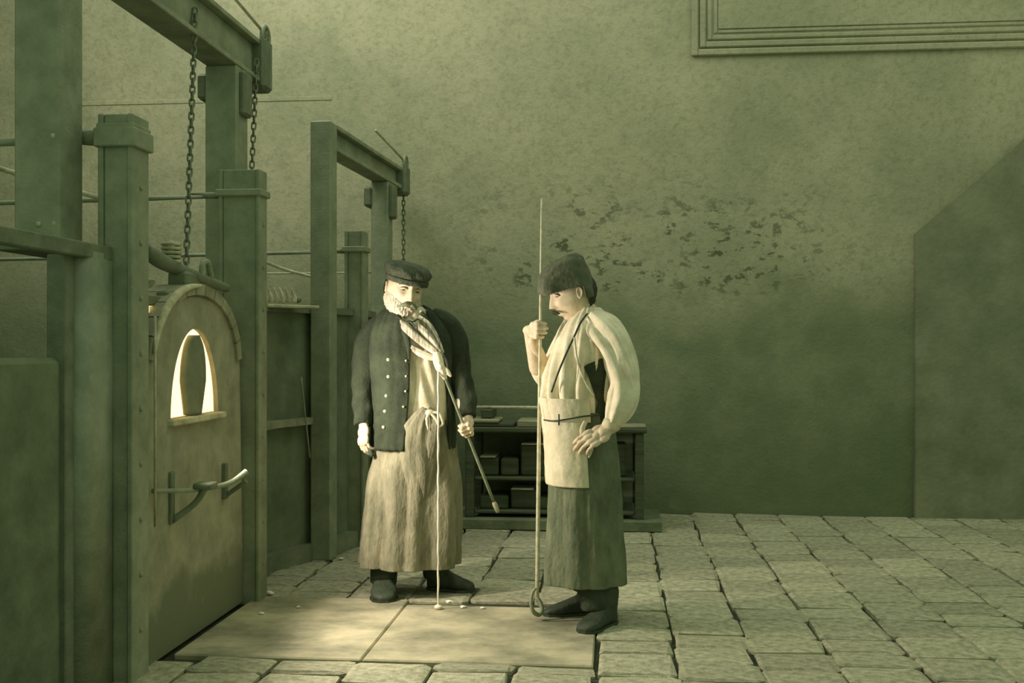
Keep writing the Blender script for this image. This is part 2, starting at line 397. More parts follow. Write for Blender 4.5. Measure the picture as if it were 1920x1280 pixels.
# clay stopper standing in the hole
bm = BM(); y0 = onX(347, XP)[0]; y1 = onX(391, XP)[0]; sc_ = (y0 + y1) / 2; sw = (y1 - y0) / 2; rings = []
z0 = zat(777, dc); z1 = zat(628, dc)
for i in range(25):
    t = i / 24; z = z0 + (z1 - z0) * t
    w = sw * max(.04, (1 - max(0, (t - .42) / .58) ** 2.2)) ** .5 * (.58 + .42 * min(1, t / .42))
    rings.append([bm.verts.new((XP + .002 + dx, sc_ - .012 * (1 - t) + w * s, z)) for s, dx in ((-1, -.02), (-.8, .0), (0, .012), (.8, 0), (1, -.02), (.8, -.035), (0, -.04), (-.8, -.035))])
for a, b in zip(rings, rings[1:]):
    for j in range(8): bm.faces.new((a[j], a[(j + 1) % 8], b[(j + 1) % 8], b[j]))
bm.faces.new(rings[0]); bm.faces.new(rings[-1][::-1])
fpart('stopper', bm, 'clay_dark', True)
# sill of the hole
bm = BM(); box(bm, XP - .05, XP + .03, hc - hw - .03, hc + hw + .03, hz0 - .03, hz0 - .002, .006); fpart('sill', bm, 'firebrick')
# buckstaves (riveted channel posts)
def ibeam(bm, x0, x1, y0, y1, z0, z1, t=.02):
    box(bm, x1 - t, x1, y0, y1, z0, z1, .004); box(bm, x0, x0 + t, y0, y1, z0, z1, .004)
    box(bm, x0 + t, x1 - t, y0 + .012, y1 - .012, z0, z1, .003)
P1 = (-1.935, -1.80, 3.83, 3.975, 2.13); P2 = (-1.955, -1.745, 5.10, 5.215, 2.13)
x3, y3 = at(669, 6.74); P3_ = (x3 - .065, x3 + .06, y3 - .06, y3 + .06, 1.98)
for (x0, x1, y0, y1, h) in (P1, P2, P3_):
    bm = BM(); ibeam(bm, x0, x1, y0, y1, -.02, h); post = fpart('buckstave', bm, 'iron')
    bm = BM(); zc = h - (.075 if y0 < 4 else .12); ch = .05 if y0 < 4 else .012; box(bm, x0 - .012, x1 + .014, y0 - .014, y1 + .014, zc - ch, zc + .022, .005)
    if y0 < 4: box(bm, x0 - .004, x1 + .006, y0 - .006, y1 + .006, zc - .02, zc + .04, .004)
    c = fpart('clamp', bm, 'iron')
    # tie rod running back over the furnace
    yy = (y0 + y1) / 2; bm = BM()
    tube(bm, [(x0 - .01, yy, zc), (x0 - .16, yy, zc), (x0 - .36, yy, zc - .01), (-5.4, yy + .05, zc - .05)], [.034, .026, .016, .015] if y0 < 4 else [.018, .014, .012, .012], 10, 2)
    fpart('tie_rod', bm, 'iron', True)
# rivets on P2 / P1
bm = BM()
for (x0, x1, y0, y1, h) in (P1, P2):
    for i in range(9): ell(bm, (x1 + .002, (y0 + y1) / 2, .18 + i * .21), (.006, .011, .011), seg=8)
fpart('rivets', bm, 'iron', True)['kind'] = 'stuff'
# curved sheet shield left of P1
bm = BM(); q = [(-1.95, 3.74), (-1.955, 3.67), (-1.94, 3.63), (-1.91, 3.625), (-1.885, 3.66), (-1.88, 3.72), (-1.885, 3.85)]; prev = None
for (x, y, *_) in catmull(q, 4):
    a = bm.verts.new((x, y, 0)); b = bm.verts.new((x, y, 1.60))
    if prev: bm.faces.new((prev[0], a, b, prev[1]))
    prev = (a, b)
o = fpart('sheet_shield', bm, 'iron', True); solid(o, .012)
# low wall at far left
bm = BM(); box(bm, -4.3, -1.935, 2.6, 3.60, -.02, zat(672, 3.4), .02); fpart('low_wall', bm, 'soot')
# rail along the top
bm = BM(); box(bm, -1.925, -1.875, 2.7, 3.83, 1.575, 1.63, .005); box(bm, -2.21, -1.925, 3.6, 3.95, 1.60, 1.63, .004); fpart('top_rail', bm, 'iron_dark')
y_, d_ = onX(113, -1.95); bm = BM(); box(bm, -1.985, -1.915, y_ - .03, y_ + .04, 0, 1.58, .004); fpart('rail_post', bm, 'iron_dark')
# lever and gear above the arch
def W(px, py, d): return P3(px, py, d)
bm = BM(); tube(bm, [W(270, 468, 4.35), W(300, 488, 4.45), W(340, 507, 4.6), W(375, 522, 4.72), W(425, 540, 4.95)], [.03, .034, .028, .026, .02], 10, 4)
fpart('lever_arm', bm, 'iron_dark', True)
bm = BM()
for i in range(5): 
    t = BM(); bmesh.ops.create_circle(t, segments=16, radius=.036); pts = [Vector((math.cos(k / 16 * 6.2832) * .036, math.sin(k / 16 * 6.2832) * .036, 0)) + W(321, 458 + i * 8, 4.55) for k in range(17)]
    t.free(); tube(bm, pts, [.0075] * 17, 6, 1, caps=False)
tube(bm, [W(321, 452, 4.55), W(321, 505, 4.58)], [.014, .014], 8, 1)
fpart('coil', bm, 'iron_light', True)
bm = BM(); c = W(362, 527, 4.72); box(bm, c.x - .05, c.x + .04, c.y - .16, c.y + .16, c.z - .07, c.z + .035, .012); box(bm, c.x - .02, c.x + .03, c.y - .34, c.y + .3, c.z - .10, c.z - .06, .008)
fpart('counterweight', bm, 'iron_dark')
bm = BM(); c = W(385, 500, 4.75); tube(bm, [c + Vector((0, -.04, -.05)), c + Vector((0, -.03, .01)), c + Vector((0, .03, .02)), c + Vector((0, .07, -.05))], .014, 8, 4); fpart('hook', bm, 'iron', True)
for (px, py, h) in ((285, 548, 52), (299, 552, 36), (312, 552, 36)):
    bm = BM(); c = W(px, py, 4.75); hh = h * 4.75 / F / 2; box(bm, c.x - .05, c.x + .01, c.y - .017, c.y + .017, c.z - hh, c.z + hh, .006)
    fpart('brick', bm, 'firebrick')
# thin vertical guide rod by P1
o = rod('guide_rod', Vector((XP + .03, 4.03, .55)), Vector((XP + .03, 4.03, zat(592, 4.17))), .005, 'iron_light', fur); o.matrix_parent_inverse = Matrix.Translation(-fur.location)

# bracket with curved rest bar
rb = empty('pipe_rest', (XP, hy0, .7), label='curved iron rest bar on a V-shaped bracket beneath the glowing hole', cat='rest bar')
def wpart(name, bm, m, par, smooth=False):
    o = mesh_obj(name, bm, m, par, smooth); bpy.context.view_layer.update()
    o.matrix_parent_inverse = Matrix.Translation(-Vector(par.location)) ; return o
Yb, db = onX(319, XP)
bm = BM(); box(bm, XP - .002, XP + .014, Yb - .018, Yb + .018, zat(982, db), zat(884, db), .003)
wpart('bracket_plate', bm, 'iron_dark', rb)
bm = BM(); tube(bm, [(XP + .01, Yb, zat(975, db)), (XP + .09, Yb + .04, zat(945, db)), (XP + .13, Yb + .05, zat(915, db))], [.014, .013, .016], 8, 4)
box(bm, XP + .09, XP + .17, Yb + .01, Yb + .09, zat(918, db), zat(906, db), .006)
wpart('bracket_arm', bm, 'iron_dark', rb, True)
bm = BM(); tube(bm, [W(287, 920, 4.2), W(350, 919, 4.38), W(400, 913, 4.5), W(435, 903, 4.58), W(462, 884, 4.64)], [.0095, .0105, .011, .0115, .014], 10, 6)
wpart('rest_bar', bm, 'iron', rb, True)
Yc2, dc2 = onX(418, XP); bm = BM(); box(bm, XP - .002, XP + .02, Yc2 - .016, Yc2 + .016, zat(935, dc2), zat(868, dc2), .003)
tube(bm, [(XP + .01, Yc2, zat(930, dc2)), (XP + .12, Yc2 - .02, zat(900, dc2))], [.011, .011], 8, 2)
wpart('bracket_plate', bm, 'iron_dark', rb)
# ------------------------------------------------------------------ hoist frames
def frame(name, label, a, b, wa, top, th, ext, extn):
    """a near post foot, b far post foot (x, y), beam on top running past b by ext"""
    r = empty(name, (a[0], a[1], 0), label=label, cat='hoist frame'); off = Matrix.Translation(-Vector(r.location))
    v = Vector((b[0] - a[0], b[1] - a[1])).normalized(); ang = math.atan2(-v.x, v.y)
    for p in (a, b):
        zb = 1.63 if (extn and p == a) else 0
        m = Matrix.Translation((p[0], p[1], 0)) @ Matrix.Rotation(ang, 4, 'Z')
        bm = BM(); w = wa / 2; box(bm, -w, w, -w, w, zb, top if (not extn and p == a) else top - th, .008, m); wpart('post', bm, 'iron', r)
    L_ = (Vector(b) - Vector(a)).length
    m = Matrix.Translation((a[0], a[1], 0)) @ Matrix.Rotation(ang, 4, 'Z')
    bm = BM(); w = wa / 2
    box(bm, -w, w, (-wa / 2 - extn if extn else wa / 2), L_ + ext, top - .028, top, .004, m); box(bm, -w, w, (-wa / 2 - extn if extn else wa / 2), L_ + ext, top - th, top - th + .028, .004, m)
    box(bm, -w + .05, w - .045, (-wa / 2 - extn if extn else wa / 2), L_ + ext, top - th + .028, top - .028, .003, m)
    wpart('beam', bm, 'iron', r)
    # pulley housing at the far end
    bm = BM(); e = L_ + ext
    box(bm, -w - .02, w + .03, e - .10, e + .05, top - th - .04, top + .02, .02, m)
    wpart('pulley_housing', bm, 'iron_dark', r)
    bm = BM(); c = m @ Vector((w + .01, e - .03, top + .03))
    t = BM(); pts = [c + Vector((0, math.cos(k / 16 * 6.2832) * .06, math.sin(k / 16 * 6.2832) * .06)) for k in range(17)]; t.free()
    tube(bm, pts, [.014] * 17, 8, 1, caps=False)
    for k in range(6):
        q = k / 6 * 6.2832; tube(bm, [c, c + Vector((0, math.cos(q) * .06, math.sin(q) * .06))], [.007, .007], 6, 1)
    wpart('pulley_wheel', bm, 'iron', r, True)
    # bracket under the beam at far post, guide rod above it
    bm = BM(); box(bm, -w - .05, -w + .01, L_ - .08, L_ + .08, top - th - .18, top - th - .04, .015, m); wpart('bracket', bm, 'iron_dark', r); bm = BM()
    box(bm, w - .01, w + .035, L_ - .05, L_ + .07, top - th - .26, top - th - .02, .015, m); b1 = bm; wpart('bracket', bm, 'iron_dark', r)
    bm = BM(); tube(bm, [m @ Vector((w, e - .8, top + .13)), m @ Vector((w, e - .05, top + .06))], [.009, .009], 8, 1); wpart('guide_rod', bm, 'iron_light', r, True)
    return r, m, e
fa = at(430, 5.78); fb = at(92, 3.97)
frameA, mA, eA = frame('hoist_frame', 'tall iron hoist frame nearest the camera, its beam carrying two chains', (-2.1, fb[1]), (-2.1, fa[1]), .175, 3.0, .24, .38, .3)
fc = at(607, 6.31); fd = at(716, 7.57)
frameB, mB, eB = frame('hoist_frame', 'smaller iron hoist frame standing behind the capped man in the dark jacket', fc, fd, .125, 2.58, .16, .42, 0)
# bolt heads on near post
for (px, py) in ((100, 254), (72, 420), (102, 419)):
    bm = BM(); c = W(px, py, 3.88); ell(bm, c, (.011, .006, .011), seg=8)
    wpart('bolt', bm, 'iron_light', frameA, True)
# ------------------------------------------------------------------ chains
bm = BM(); lk = []; 
for k in range(17):
    q = k / 16 * 6.28318; c = math.cos(q); s = math.sin(q); lk.append(Vector((c * .010, 0, s * .013 + (.008 if s > 0 else -.008))))
tube(bm, lk, [.0042] * 17, 6, 1, caps=False); link0 = bpy.data.meshes.new('link'); bm.to_mesh(link0); bm.free(); link0.materials.append(M['iron_dark'])
for p in link0.polygons: p.use_smooth = True
def chain(p0, p1, label):
    p0 = Vector(p0); p1 = Vector(p1); r = empty('chain', p0, label=label, cat='chain', group='chains of the tall hoist frame'); v = p1 - p0; n = int(v.length / .036)
    q = (-v).to_track_quat('Z', 'Y').to_matrix().to_4x4()
    for i in range(n + 1):
        o = bpy.data.objects.new('link', link0); COL.objects.link(o); o.parent = r
        o.matrix_local = Matrix.Translation(v * (i / n)) @ q @ Matrix.Rotation(R(25 + 90 * (i % 2)), 4, 'Z') @ Matrix.Scale(1.12, 4)
chain(W(366, 22, 5.2), W(349, 500, 4.75), 'long iron chain hanging from the beam down to the lever')
chain(W(481, 118, 5.98), W(471, 345, 5.85), 'short iron chain hanging from the pulley at the far beam end')
c0 = mB @ Vector((.05, eB, 2.4)); 
chain(c0, c0 - Vector((0, 0, .95)), 'thin dim chain hanging from the small hoist frame')
# ------------------------------------------------------------------ pale rods lying over the furnace
def rodthing(label, pts, r, m='rod'):
    bm = BM(); tube(bm, pts, r, 8, 4); o = mesh_obj('blowpipe', bm, m, None, True); tag(o, label, 'rod'); return o
rodthing('pale rod sloping down behind the tall near post, upper left edge', [W(-60, 295, 4.2), W(45, 330, 4.4), W(198, 374, 4.6)], .011)
rodthing('pale rod laid across the furnace top rail at the left edge', [W(-60, 440, 3.6), W(45, 458, 3.75)], .009)
rodthing('pale curving rod between the riveted post and small hoist frame', [W(484, 486, 6.3), W(540, 507, 6.5), W(600, 522, 6.6)], .010)
rodthing('thin straight rod spanning behind the small hoist frame', [W(430, 513, 7.6), W(700, 511, 7.6)], .006, 'iron_light')
rodthing('thin iron rod leaning against the dark furnace wall', [Vector((-1.80, 5.98, 1.08)), Vector((-1.74, 5.95, .62))], .005, 'iron')
# row of pointed pale clay pieces on the furnace top
tx = W(490, 570, 5.85)
bm = BM(); a = W(488, 572, 5.9); b = W(590, 572, 6.15); 
m = Matrix.Translation(a) @ Matrix.Rotation(math.atan2((b - a).y, (b - a).x), 4, 'Z')
box(bm, 0, (b - a).length, -.05, .05, -.012, .006, .004, m); o = mesh_obj('slab', bm, 'firebrick'); tag(o, 'pale thin slab lying on the dark furnace top', 'slab')
for i in range(6):
    c = W(496 + i * 11, 567, 5.92 + i * .02); bm = BM()
    tube(bm, [c, c + Vector((.004, 0, .03)), c + Vector((-.016, 0, .085))], [.0165, .013, .003], 8, 3)
    tag(mesh_obj('clay_cone', bm, 'firebrick', None, True), 'small pale clay cone in the row on the furnace top, ' + ('at its left end', 'second from its left end', 'third from its left end', 'third from its right end', 'second from its right end', 'at its right end')[i], 'cone', 'clay cones in a row on the furnace top')
c = W(556, 562, 6.05); bm = BM(); ell(bm, c, (.03, .03, .02), seg=10); tag(mesh_obj('clay_lump', bm, 'clay_dark', None, True), 'dark clay lump at the right end of the cone row', 'lump')

# ------------------------------------------------------------------ bench with moulds behind the men
bd = 7.37; bx0, by = fl(872, 990); bx1 = at(1207, 7.3)[0]; by = by
zt = zat(800, bd)
bn = empty('mould_bench', ((bx0 + bx1) / 2, by, 0), label='low dark bench with open shelves standing behind the two men', cat='bench')
def bp(name, args, m, bev=.008):
    bm = BM(); box(bm, *args, bev); return wpart(name, bm, m, bn)
bp('bench_top', (bx0 - .02, bx1 + .02, by - .02, by + .55, zt - .035, zt), 'wood')
for X in (bx0, bx1 - .06): 
    for yy in (by, by + .47): bp('leg', (X, X + .06, yy, yy + .06, 0, zt - .035), 'wood')
bp('back_panel', (bx0 + .06, bx1 - .06, by + .49, by + .51, .05, zt - .035), 'soot')
for z in (.10, .33): bp('shelf', (bx0 + .06, bx1 - .06, by + .02, by + .5, z, z + .025), 'wood')
bp('plinth_board', (bx0 - .03, bx1 + .12, by - .05, by + .5, 0, .075), 'soot')
nslab = 0
def mould(x0, x1, z0, z1, dy, m, label, nm='mould_block', cat='block'):
    bm = BM(); box(bm, x0, x1, by + dy, by + dy + .28, z0, z1, .008); tag(mesh_obj(nm, bm, m), label, cat, 'blocks and boards on the bench')
BW = bx1 - bx0
# on the top
mould(bx0 + .02, bx0 + .34, zt, zt + .03, .0, 'wood', 'dark board under the pale boards at bench left end', 'board', 'board')
mould(bx0 + .01, bx0 + .235, zt + .03, zt + .052, -.01, 'board', 'pale board topmost at the left end of the bench', 'board', 'board')
mould(bx0 + .36, bx0 + .62, zt, zt + .048, .0, 'board', 'pale board on the bench top just left of the hooked pole', 'board', 'board')
mould(bx0 + .10, bx0 + .18, zt + .052, zt + .118, .08, 'wood', 'dark block propping the long rod at the bench left', 'block', 'block')
mould(bx0 + .56, bx0 + .64, zt + .048, zt + .118, .08, 'wood', 'dark block propping the long rod behind the pole', 'block', 'block')
a = W(884, 754, 7.42); b = W(1060, 753, 7.42); z = zt + .130
bm = BM(); tube(bm, [(bx0 - .0, by + .12, z), (bx0 + .72, by + .12, z)], [.011, .011], 10, 1); tag(mesh_obj('rod', bm, 'rod', None, True), 'long pale rod lying on blocks over the bench top', 'rod')
mould(bx1 - .22, bx1 + .015, zt, zt + .014, -.015, 'board', 'pale thin board on the right end of the bench top', 'board', 'board')
# on the shelves
rnd = random.Random(4)
names = ['squat dark mould block', 'wide dark mould block', 'narrow dark mould block', 'tall dark mould block']
for zi, (z, hmax) in enumerate(((.355, .26), (.125, .17))):
    x = bx0 + .09; i = 0
    while x < bx1 - .2:
        w = rnd.uniform(.12, .24); h = rnd.uniform(.45, .95) * hmax
        if x + w > bx1 - .08: w = bx1 - .08 - x
        pos = ['leftmost', 'second from the left', 'third from the left', 'fourth from the left', 'fifth from the left', 'sixth from the left', 'seventh from the left', 'eighth from the left'][i]
        bm = BM(); box(bm, x, x + w - .015, by + .05 + rnd.uniform(0, .06), by + .35, z, z + h, .012)
        tag(mesh_obj('mould_block', bm, 'wood'), f'dark mould block on the {"upper" if zi == 0 else "lower"} bench shelf, {pos}', 'block', 'mould blocks on the bench shelves')
        if (i + zi) % 2 == 0:
            bm = BM(); box(bm, x + .01, x + w - .03, by + .03, by + .3, z + h, z + h + .012, .003)
            tag(mesh_obj('slate', bm, 'board'), f'pale thin plate on the {pos} block of the {"upper" if zi == 0 else "lower"} shelf', 'plate', 'thin plates on the mould blocks')
        x += w; i += 1
# a small pale block on the floor by the bench left foot
bm = BM(); c = fl(868, 988); box(bm, c[0] - .035, c[0] + .03, c[1] - .02, c[1] + .05, 0, .14, .012); tag(mesh_obj('block', bm, 'clay'), 'small pale block on the floor at the bench left foot', 'block')
# bits of broken glass on the floor
for i, (px, py, s) in enumerate(((411, 1152, .016), (505, 1115, .024), (490, 1152, .014), (640, 1049, .014), (842, 1131, .018), (868, 1140, .014), (905, 1142, .013), (560, 1140, .012))):
    x, y = fl(px, py); bm = BM(); t = BM(); bmesh.ops.create_icosphere(t, subdivisions=1, radius=s)
    for v in t.verts: v.co = Vector((v.co.x * random.uniform(.8, 1.5), v.co.y * random.uniform(.6, 1.1), max(v.co.z * .5 + s * .35, 0))) + Vector((x, y, .003))
    add(bm, t)
    wh = ('leftmost, at the furnace foot', 'beside the riveted post foot', 'on the plate below the riveted post', 'on the flags left of the aproned man', 'just right of the glass thread end', 'second right of the glass thread end', 'third right of the glass thread end', 'on the plate between post and thread')[i]
    tag(mesh_obj('glass_bit', bm, 'glass'), 'pale glass bit on the floor, ' + wh, 'glass bit', 'glass bits on the floor')

# ------------------------------------------------------------------ people
class Man:
    def __init__(s, px0, d0, name, label):
        s.d0 = d0; s.x0 = (px0 - 960) / F * d0
        x, y = at(px0, d0); s.root = empty(name, (x, y, 0), A, label, 'person')
    def p(s, px, py, dy=0.0):
        d = s.d0 + dy; return Vector(((px - 960) / F * d - s.x0, dy, zat(py, d)))
    def pt(s, name, bm, m, smooth=True, parent=None): return mesh_obj(name, bm, m, parent or s.root, smooth)
    def sec(s, py, pl, pr, ry, cy=0.0):
        a = s.p(pl, py, cy); b = s.p(pr, py, cy); return (a.z, (a.x + b.x) / 2, cy, (b.x - a.x) / 2, ry)
def g2(x, z, x0, z0, sx, sz): return math.exp(-((x - x0) / sx) ** 2 - ((z - z0) / sz) ** 2)
def head_pt(n, off=0.0, old=False):
    """n: unit direction, face towards -y"""
    x, y, z = n
    p = Vector((x * .076, y * .094, z * .118))
    if z < 0:                                   # jaw narrows, back of the skull recedes to the neck
        t = min(1, -z); p.x *= 1 - .26 * t ** 1.3
        if y > 0: p.y *= 1 - .45 * t
        else: p.y *= 1 + .02 * t
    if z > .3 and y < 0: p.y *= 1 - .10 * (z - .3)
    if y < .25:
        X, Z = p.x, p.z; f = 0; ax = abs(X)
        fr = min(1, max(0, (.25 - y) * 1.6))
        # nose
        if -.05 < Z < .05:
            t = min(1, max(0, (.034 - Z) / .062)); h = .006 + .024 * t ** 1.2
            if Z < -.028: h *= math.exp(-((Z + .028) / .0075) ** 2)
            if Z > .034: h *= math.exp(-((Z - .034) / .01) ** 2)
            f += h * math.exp(-(ax / (.0085 + .006 * t)) ** 2)
        f += .009 * g2(ax, Z, .0145, -.030, .0075, .007)
        f += .0075 * g2(ax, Z, .026, .038, .024, .008) + .004 * g2(ax, Z, 0, .04, .012, .012)
        f -= .0125 * g2(ax, Z, .030, .017, .0165, .0115)
        f += .0045 * g2(ax, Z, .030, .010, .013, .004)
        f += .008 * g2(ax, Z, .044, -.014, .018, .018)
        f -= .005 * g2(ax, Z, .040, -.052, .014, .020)
        f += .010 * g2(ax, Z, 0, -.060, .026, .016)
        f -= .006 * g2(ax, Z, 0, -.0605, .022, .0028)
        f += .003 * g2(ax, Z, 0, -.0545, .018, .004) + .004 * g2(ax, Z, 0, -.068, .015, .0045)
        f -= .004 * g2(ax, Z, 0, -.079, .018, .005)
        f += .013 * g2(ax, Z, 0, -.097, .022, .014)
        p.y -= f * fr
    if off: p += Vector((x, y, z)) * off
    return p
def head_bm(nu=150, nv=120):
    bm = BM(); rows = []
    for j in range(1, nv):
        ph = math.pi * j / nv; row = []
        for i in range(nu):
            th = 2 * math.pi * i / nu; row.append(bm.verts.new(head_pt((math.sin(ph) * math.sin(th), -math.sin(ph) * math.cos(th), math.cos(ph)))))
        rows.append(row)
    for a, b in zip(rows, rows[1:]):
        for i in range(nu): bm.faces.new((a[i], b[i], b[(i + 1) % nu], a[(i + 1) % nu]))
    t = bm.verts.new((0, 0, .118)); u = bm.verts.new(head_pt((0, 0, -1)))
    for i in range(nu): bm.faces.new((t, rows[0][i], rows[0][(i + 1) % nu])); bm.faces.new((u, rows[-1][(i + 1) % nu], rows[-1][i]))
    for sx in (-1, 1):                           # ears
        e = BM(); nn = 20; er = []
        for j in range(1, 14):
            ph = math.pi * j / 14; r = []
            for i in range(nn):
                th = 2 * math.pi * i / nn; X, Y, Z = math.sin(ph) * math.cos(th), math.sin(ph) * math.sin(th), math.cos(ph)
                q = Vector((X * .008, Y * (.015 + .003 * Z), Z * .027))
                rr = math.hypot(Y, Z)
                if X > 0 and rr < .75: q.x -= .009 * (1 - (rr / .75) ** 2)
                r.append(e.verts.new(q))
            er.append(r)
        for a, b in zip(er, er[1:]):
            for i in range(nn): e.faces.new((a[i], b[i], b[(i + 1) % nn], a[(i + 1) % nn]))
        e.faces.new(er[0]); e.faces.new(er[-1][::-1])
        bmesh.ops.transform(e, matrix=Matrix.Translation((sx * .077, .008, .003)) @ Matrix.Rotation(R(-10), 4, 'X') @ Matrix.Rotation(sx * R(0) + (0 if sx > 0 else math.pi), 4, 'Z') @ Matrix.Rotation(R(-18), 4, 'Z'), verts=e.verts)
        add(bm, e)
    return bm
def patch(cond, off, ns=.0, nsc=60, nu=120, nv=90):
    bm = BM(); rows = []
    for j in range(1, nv):
        ph = math.pi * j / nv; row = []
        for i in range(nu):
            th = 2 * math.pi * i / nu; n = (math.sin(ph) * math.sin(th), -math.sin(ph) * math.cos(th), math.cos(ph))
            p0 = head_pt(n); w = cond(p0, n)
            if w > 0:
                o_ = off * min(1, w) - .004 * (1 - min(1, w)) + ns * noise.noise(Vector((p0.x * nsc, p0.y * nsc, p0.z * nsc * .35)))
                row.append(bm.verts.new(p0 + Vector(n) * o_))
            else: row.append(None)
        rows.append(row)
    for a, b in zip(rows, rows[1:]):
        for i in range(nu):
            q = (a[i], b[i], b[(i + 1) % nu], a[(i + 1) % nu])
            if all(q): bm.faces.new(q)
    return bm
def hand_bm(curls, thumb=(40, 30), mirror=1, spread=6, scale=1.0, vox=.0022):
    """wrist at origin, fingers +Y, palm faces -Z, thumb on +X"""
    t = BM()
    for (x, y, r) in ((-.028, .03, .013), (-.01, .03, .0145), (.01, .03, .0145), (.026, .035, .0135), (-.03, .07, .0115), (-.012, .078, .012), (.010, .08, .012), (.030, .076, .0115), (0, .05, .015), (.018, .018, .013), (-.018, .018, .013)):
        ell(t, (x, y, 0), (r * 1.15, .026, r), seg=12)
    cone2(t, (0, -.035, 0), (0, .02, 0), .024, .024, 12)
    base = ((-.031, .078, .0078, (.030, .020, .017)), (-.011, .086, .0086, (.040, .026, .020)), (.010, .088, .0090, (.044, .029, .021)), (.030, .082, .0088, (.039, .025, .020)))
    for k, (x, y, r, ls) in enumerate(base):
        c = curls[k] if hasattr(curls[0], '__len__') else curls
        a = 0; p = Vector((x, y - .012, 0)); sp = R((k - 1.5) * spread)
        q = p + Vector((0, .012, 0)); cone2(t, p, q, r * 1.1, r * 1.08, 10); p = q
        for i, l in enumerate(ls):
            a += R(c[i]); d = Vector((math.sin(sp) * math.cos(a), math.cos(sp) * math.cos(a), -math.sin(a)))
            q = p + d * l; cone2(t, p, q, r * (1.06 - .1 * i), r * (.98 - .1 * i), 10); p = q
    th = R(thumb[0]); d = Vector((math.sin(th), math.cos(th), -.25)).normalized(); p = Vector((.024, .018, -.004)); q = p + d * .042
    cone2(t, p, q, .0145, .011, 10); th2 = th - R(thumb[1]); d = Vector((math.sin(th2), math.cos(th2), -.35)).normalized(); r_ = q + d * .03; cone2(t, q, r_, .011, .0098, 10)
    th3 = th2 - R(thumb[1] * .6); d = Vector((math.sin(th3), math.cos(th3), -.5)).normalized(); cone2(t, r_, r_ + d * .024, .0098, .0082, 10)
    t = remesh(t, vox, 3)
    bmesh.ops.transform(t, matrix=Matrix.Diagonal((mirror * scale, scale, scale, 1)), verts=t.verts)
    return t
def frame_m(o, Y, Z):
    Y = Vector(Y).normalized(); Z = Vector(Z); Z = (Z - Y * Z.dot(Y)).normalized(); X = Y.cross(Z)
    m = Matrix((X, Y, Z)).transposed().to_4x4(); m.translation = o; return m
def zloft(secs, n=96, k=8, fold=None, arc=None, close=False):
    """stack of horizontal ellipses (z,cx,cy,rx,ry[,tl,tr]); theta 0 faces the viewer (-y)"""
    data = catmull(secs, k); bm = BM(); rows = []
    for q in data:
        z, cx, cy, rx, ry = q[:5]; row = []
        if len(q) > 5: t0, t1 = q[6], q[5] + 2 * math.pi
        else: t0, t1 = 0, 2 * math.pi
        m = n if len(q) <= 5 else n + 1
        for j in range(m):
            th = t0 + (t1 - t0) * j / n
            e = 2.35; c, s_ = math.cos(th), math.sin(th); sq = (abs(c) ** e + abs(s_) ** e) ** (-1 / e)
            dr = fold(th, z) if fold else 0
            row.append(bm.verts.new((cx + (rx + dr) * s_ * sq, cy - (ry + dr) * c * sq, z)))
        rows.append(row)
    L_ = len(rows[0]); wrap = len(data[0]) <= 5
    for a, b in zip(rows, rows[1:]):
        for j in range(L_ if wrap else L_ - 1): bm.faces.new((a[j], a[(j + 1) % L_], b[(j + 1) % L_], b[j]))
    if close: bm.faces.new(rows[0]); bm.faces.new(rows[-1][::-1])
    return bm
def eyes(man, M4, closed=.4):
    for sx in (-1, 1):
        bm = BM(); ell(bm, (sx * .031, -.0745, .0165), (.0115, .0115, .0115), seg=16); bmesh.ops.transform(bm, matrix=M4, verts=bm.verts)
        e = man.pt('eye', bm, 'clay_dark')  # eyeball coloured dark for the shade under the brow
        bm = BM(); ell(bm, (sx * .031, -.0832, .0150), (.0062, .0040, .0055), seg=12); bmesh.ops.transform(bm, matrix=M4, verts=bm.verts); man.pt('iris', bm, 'eye', parent=e)
        bm = BM(); tube(bm, [(sx * .014, -.0850, .0165), (sx * .024, -.0880, .0205), (sx * .034, -.0868, .0208), (sx * .047, -.0765, .0155)], [.003, .0052, .0054, .003], 8, 4)
        bmesh.ops.transform(bm, matrix=M4, verts=bm.verts); man.pt('eyelid', bm, 'skin')
        bm = BM(); tube(bm, [(sx * .012, -.0975, .037), (sx * .026, -.0985, .042), (sx * .042, -.0885, .041), (sx * .053, -.076, .034)], [.0025, .0045, .004, .0018], 8, 4)
        displace(bm, lambda c, n: .0018 * noise.noise(c * 300)); bmesh.ops.transform(bm, matrix=M4, verts=bm.verts); man.pt('eyebrow', bm, 'hair')
